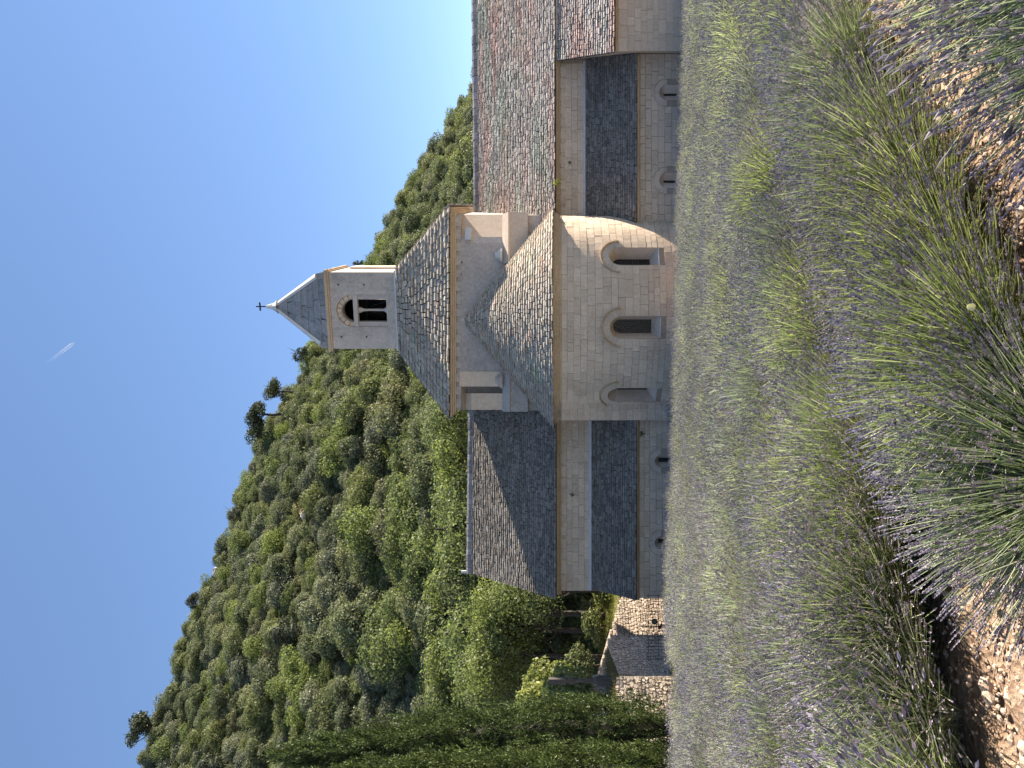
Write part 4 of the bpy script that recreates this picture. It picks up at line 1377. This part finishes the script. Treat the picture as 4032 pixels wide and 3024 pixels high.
# iron gate with posts, disc sign and cross finial
gate = empty('iron_gate', tuple(px(556, 2640, 34.3)))
tag(gate, 'low rusty iron gate of thin bars with a round sign before the rubble wall', 'gate')
GD = 34.3
gp = lambda X, Y: px(X, Y, GD)
nb = 21
for k_ in range(nb):
    X = 428 + (680 - 428) * k_ / (nb - 1)
    mb = MB(); mb.tube([gp(X, 2545 + rng.uniform(-3, 2)), gp(X, 2645)], 0.011, 5); mb.build('bar', M['iron'], gate)
for Y in (2552, 2592):
    mb = MB(); mb.tube([gp(424, Y), gp(683, Y)], 0.013, 5); mb.build('rail', M['iron'], gate)
mb = MB(); mb.tube([gp(559, 2530), gp(559, 2648)], 0.026, 6); po = mb.build('post', M['darkiron'], gate)
mb = MB(); mb.tube([gp(559, 2529), gp(559, 2522)], 0.02, 5); mb.tube([gp(554, 2530), gp(564, 2530)], 0.014, 5); mb.build('cross_finial', M['darkiron'], po)
mb = MB(); c_ = gp(577, 2577); N_ = 24
ringf = [(c_.x + .142 * math.cos(q * 2 * math.pi / N_), GD - .03, c_.z + .142 * math.sin(q * 2 * math.pi / N_)) for q in range(N_)]
mb.add(ringf + [(x, y + .02, z) for x, y, z in ringf], [tuple(range(N_))[::-1], tuple(range(N_, 2 * N_))] + [(q, (q + 1) % N_, N_ + (q + 1) % N_, N_ + q) for q in range(N_)])
so = mb.build('round_sign', plain('sign_green', (0.05, 0.052, 0.03), 0.6), gate)
mb = MB(); mb.box(c_.x - .02, c_.x + .02, GD - .042, GD - .03, c_.z - .05, c_.z + .05); mb.build('sign_mark', plain('sign_mark', (0.2, 0.19, 0.14), 0.6), so)
mb = MB(); q_ = gp(556, 2597); mb.box(q_.x - .075, q_.x + .075, GD - .06, GD - .03, q_.z - .075, q_.z + .075); mb.build('lock_box', M['darkiron'], gate)

# stone wayside pillar
pp = px(344, 2392, 33.2)
pil = empty('stone_pillar', tuple(pp)); tag(pil, 'slender grey stone pillar with moulded base and capital on the upper rubble wall', 'pillar')
kk = 33.2 / FOC
zf = lambda Y: (HOR - Y) * kk - pp.z
mb = MB(); mb.box(pp.x - .15, pp.x + .15, 33.0, 33.4, pp.z - .8, pp.z + zf(2352)); mb.build('plinth', M['pillar_shade'], pil)
mb = MB(); mb.lathe(pp, [(0.17, zf(2352)), (0.17, zf(2345)), (0.12, zf(2337)), (0.10, zf(2333)), (0.09, zf(2270)), (0.14, zf(2260)), (0.17, zf(2245)), (0.11, zf(2238)), (0.14, zf(2228))], 10); mb.build('shaft', M['pillar_shade'], pil)
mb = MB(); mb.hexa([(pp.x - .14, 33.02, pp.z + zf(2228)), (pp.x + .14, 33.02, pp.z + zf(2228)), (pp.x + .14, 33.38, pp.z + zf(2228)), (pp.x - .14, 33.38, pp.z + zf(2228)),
                    (pp.x - .10, 33.07, pp.z + zf(2160)), (pp.x + .10, 33.07, pp.z + zf(2160)), (pp.x + .10, 33.33, pp.z + zf(2160)), (pp.x - .10, 33.33, pp.z + zf(2160))]); mb.build('capital', M['pillar_shade'], pil)

def on_hill(X, Y):
    ys = np.linspace(58, RID, 400)
    zz = hill_h((X - 1512) / FOC * ys, ys)
    k_ = int(np.argmin(np.abs(HOR - zz / ys * FOC - Y)))
    return Vector(((X - 1512) / FOC * ys[k_], ys[k_] - 2.2, float(zz[k_]) + 1.4))


# boulders on the hillside
for X, Y, d, r, lab in ((1478, 1540, 120, 1.5, 'large grey boulder showing among the trees left of the crossing roof'), (1010, 1250, 130, 0.9, 'small pinkish rock on the open patch of the hillside'), (780, 800, 150, 1.0, 'pale rock on the upper hillside near the skyline')):
    p = on_hill(X, Y); mb = MB(); N_ = 12
    for i_ in range(6):
        for j_ in range(N_): pass
    V = []
    for i_ in range(7):
        ph = math.pi * i_ / 6
        for j_ in range(N_):
            th_ = 2 * math.pi * j_ / N_; q = r * (1 + .22 * math.sin(3 * th_ + i_) * math.cos(2 * ph + j_) + rng.uniform(-.08, .08))
            V.append((p.x + q * 1.2 * math.sin(ph) * math.cos(th_), p.y + q * math.sin(ph) * math.sin(th_), p.z + q * .8 * math.cos(ph)))
    F_ = [(i_ * N_ + j_, i_ * N_ + (j_ + 1) % N_, (i_ + 1) * N_ + (j_ + 1) % N_, (i_ + 1) * N_ + j_) for i_ in range(6) for j_ in range(N_)]
    tag(mkobj('boulder', V, F_, M['tower'] if r > 1.2 else M['ashlar'], None, None), lab, 'rock')


# tufts growing from the masonry
def tuft(X, Y, d, r, mat, lab, drop=0.3):
    p = px(X, Y, d); n = 60
    dirs = unit(n); dirs[:, 1] = -np.abs(dirs[:, 1]); dirs[:, 2] -= drop
    dirs /= np.linalg.norm(dirs, axis=1, keepdims=True)
    L = nr.uniform(.5, 1, n)[:, None] * r
    P_ = np.array(p) + dirs * L * nr.uniform(.3, 1, n)[:, None]
    o = bpy.data.objects.new('wall_plant', quadmesh('wall_plant', leaf_quads(P_, unit(n), r * .5, .4) , mat)); COL.objects.link(o)
    tag(o, lab, 'plant')


tuft(1076, 2251, 38.3, .17, M['oak'], 'dark tuft of weeds growing out of the left transept wall')
tuft(1316, 2527, 35.85, .2, M['cyp'], 'dark tuft of weeds at the aisle wall top next to the apse')
tuft(2383, 2243, 38.3, .14, M['oak'], 'small dark weed growing from the wall under the pink roof')
tuft(2305, 2192, 37.8, .3, M['bay'], 'yellow-green weed hanging from the eaves of the pink roof')
tuft(2005, 2021, 38.5, .16, M['cyp'], 'little dark weed on the right buttress block above the cone roof')
tuft(2180, 2170, 37.6, .2, M['bay'], 'green weed in the valley between the cone roof and the pink roof')

# ================================================================== lavender field
M['lstem'] = leaf_mat('lavender_stems', [(0.165, 0.220, 0.112), (0.35, 0.42, 0.245), (0.70, 0.74, 0.57)], 0.3, 0.3, 0.24, 0.3)
M['lflow'] = leaf_mat('lavender_spikes', [(0.130, 0.112, 0.148), (0.265, 0.232, 0.300), (0.57, 0.51, 0.62)], 0.12, 0.25, 0.15, 0.5)


def lavender(nst, spike_det, spread=1.0):
    """returns (stems mesh, spikes mesh): a fan of straight stems ending in flower spikes"""
    a = nr.uniform(0, 2 * math.pi, nst)
    tilt = np.arcsin(np.sqrt(nr.uniform(0, 1, nst)) * 0.93) * spread
    r0 = np.sqrt(nr.uniform(0, 1, nst)) * 0.17
    base = np.stack([r0 * np.cos(a + nr.normal(0, .5, nst)), r0 * np.sin(a + nr.normal(0, .5, nst)), nr.uniform(0.02, 0.12, nst)], 1)
    L = nr.uniform(0.46, 0.76, nst) * (1 - 0.12 * np.sin(tilt))
    d0 = np.stack([np.sin(tilt * .8) * np.cos(a), np.sin(tilt * .8) * np.sin(a), np.cos(tilt * .8)], 1)
    d1 = np.stack([np.sin(tilt * 1.12) * np.cos(a), np.sin(tilt * 1.12) * np.sin(a), np.cos(tilt * 1.12)], 1) + nr.normal(0, .07, (nst, 3))
    d1 /= np.linalg.norm(d1, axis=1, keepdims=True)
    mid = base + d0 * (L * .5)[:, None]; end = mid + d1 * (L * .5)[:, None]
    Q = []
    for ang in (0, 1):
        w = np.cross(d0, unit(nst)); w /= np.linalg.norm(w, axis=1, keepdims=True); w *= nr.uniform(.0013, .0024, nst)[:, None]
        Q += [np.stack([base - w, base + w, mid + w, mid - w], 1), np.stack([mid - w, mid + w, end + w * .7, end - w * .7], 1)]
        if spike_det < 2: break
    # leaves low on the plant
    nl = int(nst * 0.9)
    k = nr.integers(0, nst, nl); f = nr.uniform(0.05, 0.62, nl)[:, None]
    p = base[k] * (1 - f) + end[k] * f
    ld = d0[k] + unit(nl) * .6; ld /= np.linalg.norm(ld, axis=1, keepdims=True)
    w = np.cross(ld, unit(nl)); w /= np.linalg.norm(w, axis=1, keepdims=True)
    LL = nr.uniform(.04, .085, nl)[:, None]; w *= nr.uniform(.002, .004, nl)[:, None]
    Q.append(np.stack([p, p + ld * LL * .5 + w, p + ld * LL, p + ld * LL * .5 - w], 1))
    stems = quadmesh('stems', np.concatenate(Q), M['lstem'])
    # spikes: small whorls of crossed diamonds up the last centimetres
    keep = nr.uniform(size=nst) < 0.88
    E_, D_ = end[keep], d1[keep]; n = len(E_)
    sl = nr.uniform(.032, .068, n)[:, None]
    x = np.cross(D_, unit(n)); x /= np.linalg.norm(x, axis=1, keepdims=True); y = np.cross(D_, x)
    S = []
    nw = {0: 1, 1: 2, 2: 4}[spike_det]
    for q in range(nw):
        c = E_ + D_ * sl * ((q + .35) / nw)
        hl_ = sl * (0.62 / nw if nw > 1 else .5)
        rad = nr.uniform(.0045, .0072, n)[:, None] * (1 - 0.25 * q / nw) * (1.0 if nw > 1 else .9)
        for vx in (x, y) if spike_det else (x,):
            S.append(np.stack([c - D_ * hl_, c + vx * rad, c + D_ * hl_, c - vx * rad], 1))
    if spike_det == 0:
        S.append(np.stack([E_, E_ + D_ * sl * .5 + y * .008, E_ + D_ * sl, E_ + D_ * sl * .5 - y * .008], 1))
    return stems, quadmesh('flower_spikes', np.concatenate(S), M['lflow'])


LV = [lavender(1900, 2) for _ in range(4)] + [lavender(1300, 1) for _ in range(3)] + [lavender(800, 0) for _ in range(3)]
bush = []
sl = 1.1
du = np.array([1.0, sl]) / math.hypot(1, sl)
for kr in range(-3, 40):
    c0_ = 0.62 + 2.68 * (kr + 1) if kr < 1 else 5.75 + 2.4 * (kr - 1)
    for q in range(-90, 110):
        t = q * 0.50 + rng.uniform(-.12, .12) + (kr % 2) * .27
        x = du[0] * t + rng.uniform(-.08, .08); y = c0_ + du[1] * t + rng.uniform(-.08, .08)
        if kr == 0 and x < -0.6 and y < 3.3: continue
        if kr == 1 and x < -0.8: y += 0.4 * min(1.0, (-0.8 - x) / 0.5)
        if y < 1.5 or x * x + y * y < 4.4: continue
        ylim = 33.0 if x < 1 else 33.2
        if -2.1 < x < 8.6: ylim = 32.2 if abs(x - 3.3) < 3 else 33.6
        if x > 8.4: ylim = 34.6
        if x > 14.6: ylim = 34.0
        if x / y < -0.355: ylim = 23.5
        elif x < -9.3: ylim = 31.0
        if y > ylim: continue
        X = 1512 + x / y * FOC
        if X < -900 or X > 3024 + 2600 or x > 21: continue
        bush.append((x, y, kr))
bush.sort(key=lambda p: p[1] + 0.15 * abs(p[0]) + (0 if -250 < 1512 + p[0] / p[1] * FOC < 3270 else 100))
near, far = bush[:290], bush[290:]
LB = 'lavender bush with grey-green stems and dull purple spikes in the rows of the field'
special = {}
ROWN = {-1: 'bottom right corner row', 0: 'second row beyond bare soil', 1: 'third row', 2: 'fourth row', 3: 'fifth row', 4: 'sixth row', 5: 'seventh row'}


def lav_label(x, y, kr):
    X = 1512 + x / y * FOC
    side = 'far left' if X < 500 else 'left' if X < 1150 else 'middle' if X < 1900 else 'right' if X < 2500 else 'far right'
    return 'lavender bush, %s, %s, %s of the field' % (ROWN.get(kr, 'more distant row'), 'close by' if y < 5 else 'mid field' if y < 10 else 'further off', side)




def nearest(X, Y):
    best = None
    for i, (x, y, _k) in enumerate(near):
        z = float(gz(x, y)) + .35
        d = (1512 + x / y * FOC - X) ** 2 + (HOR - z / y * FOC - Y) ** 2
        if best is None or d < best[0]: best = (d, i)
    return best[1]


special[nearest(1150, 3800)] = 'lavender bush fanning out bright green stems at the bottom of the view left of centre'
special[nearest(2900, 3850)] = 'bright green lavender bush filling the bottom right corner'
lproto = {}
for i, (x, y, kr) in enumerate(near):
    v = rng.randrange(0, 4) if y < 9 else rng.randrange(4, 7)
    s = rng.uniform(0.86, 1.12)
    z = float(gz(x, y))
    e = empty('lavender_bush', (x, y, z - .02))
    e.rotation_euler = (rng.uniform(-.06, .06), rng.uniform(-.06, .06), rng.uniform(0, 6.28)); e.scale = (s * 1.14, s * 1.14, s * rng.uniform(.88, 1.06))
    if i in special: tag(e, special[i], 'lavender')
    else: tag(e, lav_label(x, y, kr), 'lavender', 'lavender bushes in the field')
    ch = []
    for me, nm in zip(LV[v], ('stems', 'flower_spikes')):
        o = bpy.data.objects.new(nm, me); COL.objects.link(o); o.parent = e; ch.append(o)
    lproto.setdefault(v, ch)
# far bushes: one object; sources are parts of bushes standing in the field
for v in (7, 8, 9):
    x, y, kr = far.pop(0)
    e = empty('lavender_bush', (x, y, float(gz(x, y)))); tag(e, lav_label(x, y, kr), 'lavender', 'lavender bushes in the field'); ch = []
    for me, nm in zip(LV[v], ('stems', 'flower_spikes')):
        o = bpy.data.objects.new(nm, me); COL.objects.link(o); o.parent = e; ch.append(o)
    lproto[v] = ch
srcs_ = [o for v in sorted(lproto) for o in lproto[v]]
nv_ = len(srcs_) // 2
midv = [i for i, v in enumerate(sorted(lproto)) if 4 <= v < 7]; farv = [i for i, v in enumerate(sorted(lproto)) if v >= 7]
P, S, R_, I = [], [], [], []
for x, y, kr in far:
    v = rng.choice(farv)
    s = rng.uniform(.88, 1.12); r = (rng.uniform(-.05, .05), rng.uniform(-.05, .05), rng.uniform(0, 6.28)); zs_ = s * rng.uniform(.95, 1.12)
    for part in (0, 1):
        P.append((x, y, float(gz(x, y)))); S.append((s * 1.15, s * 1.15, zs_)); R_.append(r); I.append(v * 2 + part)
gn_scatter('lavender_field', P, S, R_, I, srcs_, 'purple-grey lavender rows running back to the abbey walls')

# loose limestone pebbles on the bare soil between the near rows
M['pebble'] = stone_mat('soil_pebbles', (0.40, 0.29, 0.205), (0.54, 0.42, 0.315), (0.66, 0.56, 0.46), 0.30, (0.30, 0.16, 0.09), 0.5, 0.6)
mb = MB()
ico = [(0, 0, 1)] + [(math.cos(t) * .9, math.sin(t) * .9, .3) for t in (0, 1.26, 2.51, 3.77, 5.03)] + [(math.cos(t) * .8, math.sin(t) * .8, -.5) for t in (.6, 1.9, 3.1, 4.4, 5.6)]
icf = [(0, 1 + k, 1 + (k + 1) % 5) for k in range(5)] + [(1 + k, 6 + k, 1 + (k + 1) % 5) for k in range(5)] + [(1 + (k + 1) % 5, 6 + k, 6 + (k + 1) % 5) for k in range(5)]
for c_, n in ((1.95, 7500), (4.5, 7500), (6.9, 1500)):
    for _ in range(n):
        t = rng.uniform(-3.6, 6) if c_ < 6 else rng.uniform(-5, 2); off = rng.gauss(0, .42)
        x = du[0] * t - du[1] * off; y = c_ + du[1] * t + du[0] * off
        if y < 1.6 or y > 9: continue
        r = min(.045, .005 + rng.expovariate(1 / .0065)); z = float(gz(x, y)) + 0.02 + r * .2
        sx, sy, sz = r * rng.uniform(.8, 1.4), r * rng.uniform(.8, 1.3), r * rng.uniform(.5, .9); a = rng.uniform(0, 6.28); ca, sa = math.cos(a), math.sin(a)
        mb.add([(x + (px_ * ca * sx - py_ * sa * sy) * rng.uniform(.85, 1.15), y + (px_ * sa * sx + py_ * ca * sy), z + pz_ * sz) for px_, py_, pz_ in ico], icf)
tag(mb.build('pebbles', M['pebble']), 'loose pale pebbles and clods on the red soil between the lavender rows', kind='stuff')


# grass on the verge by the gate and on the terrace edge
def grass(name, pts, h, mat, label):
    n = len(pts); P_ = np.array(pts); d = np.array([0, 0, 1.]) + unit(n) * .45; d /= np.linalg.norm(d, axis=1, keepdims=True)
    w = np.cross(d, unit(n)); w /= np.linalg.norm(w, axis=1, keepdims=True); L = h * nr.uniform(.5, 1.2, n)[:, None]; w *= nr.uniform(.006, .012, n)[:, None]
    o = bpy.data.objects.new(name, quadmesh(name, np.stack([P_ - w, P_ + w, P_ + d * L + w * .2, P_ + d * L - w * .2], 1), mat)); COL.objects.link(o)
    tag(o, label, None, None, 'stuff')


M['grass'] = leaf_mat('verge_grass', [(0.11, 0.13, 0.03), (0.17, 0.19, 0.05), (0.26, 0.25, 0.09)], 0.35, 0.3)
M['straw'] = leaf_mat('dry_grass', [(0.20, 0.17, 0.07), (0.30, 0.23, 0.10), (0.40, 0.31, 0.16)], 0.35, 0.3)
pts = []
for _ in range(26000):
    x, y = rng.uniform(-17, -8.6), rng.uniform(24, 34.4)
    if x / y < -0.355 or y > 31.4: pts.append((x, y, float(gz(x, y))))
grass('verge_grass', pts, 0.34, M['grass'], 'bright green grass verge between the lavender and the rubble walls')
pts = []
for _ in range(5000):
    f = rng.random(); g = rng.random() ** 1.5
    p = Vector(t0[0]).lerp(Vector(t0[1]), f).lerp(Vector(t0[3]).lerp(Vector(t0[2]), f), g); pts.append(tuple(p))
grass('dry_grass', pts, 0.3, M['straw'], 'straw-yellow dry grass on the terrace above the lower rubble wall')
pts = []
for _ in range(9000): pts.append(tuple(bank(rng.random(), rng.random())))
grass('bank_grass', pts, 0.45, M['grass'], 'tall grass on the bank under the trees above the rubble wall')

# pale yellow butterfly on the nearest row
bp = px(1815, 3826, 2.55)
bf = empty('butterfly', tuple(bp)); tag(bf, 'pale yellow butterfly with closed wings on a lavender spike', 'butterfly')
wm = leaf_mat('butterfly_wing', [(0.80, 0.77, 0.52), (0.82, 0.79, 0.55), (0.84, 0.80, 0.58)], 0.3, 0.03, 0.0)
outl = [(-.002, .016), (.006, .014), (.011, .006), (.012, -.002), (.008, -.010), (.002, -.012), (-.006, -.010), (-.012, -.004), (-.011, .004), (-.007, .011)]
for sg in (-1, 1):
    mb = MB(); V = [bp + Vector((x, sg * (.0015 + abs(x + .002) * .18), z)) for x, z in outl]
    V2 = [p + Vector((0, .0004, 0)) for p in V]
    n = len(V); mb.add(V + V2, [tuple(range(n)), tuple(range(2 * n - 1, n - 1, -1))] + [(i, (i + 1) % n, n + (i + 1) % n, n + i) for i in range(n)])
    mb.build('wing', wm, bf)
mb = MB(); mb.tube([bp + Vector((-.012, 0, .012)), bp + Vector((-.006, 0, .003)), bp + Vector((0, 0, -.012))], [.0008, .0016, .0008], 6); mb.build('body', plain('butterfly_body', (.25, .24, .16), .8), bf)

# short contrail high in the sky
m, nt, b = nmat('contrail_ice')
b.inputs['Base Color'].default_value = (1, 1, 1, 1); b.inputs['Roughness'].default_value = 1
tc = nt.nodes.new('ShaderNodeTexCoord')
f = math_n(nt, 'MULTIPLY', ramp(nt, tc.outputs['Generated'], [(0.0, (0, 0, 0)), (1.0, (1, 1, 1))]), 1.0)
sepx = nt.nodes.new('ShaderNodeSeparateXYZ'); nt.links.new(tc.outputs['Generated'], sepx.inputs[0])
nt.links.new(math_n(nt, 'MULTIPLY', sepx.outputs['X'], 0.28), b.inputs['Alpha'])
c0_, c1_ = px(1585, 172, 4200), px(1673, 290, 4000)
mb = MB(); mb.tube([c0_, c0_.lerp(c1_, .5), c0_.lerp(c1_, .9), c1_], [2, 6, 8, 3], 10)
tag(mb.build('contrail', m, None, True), 'short white vapour trail alone in the clear blue sky', 'contrail')
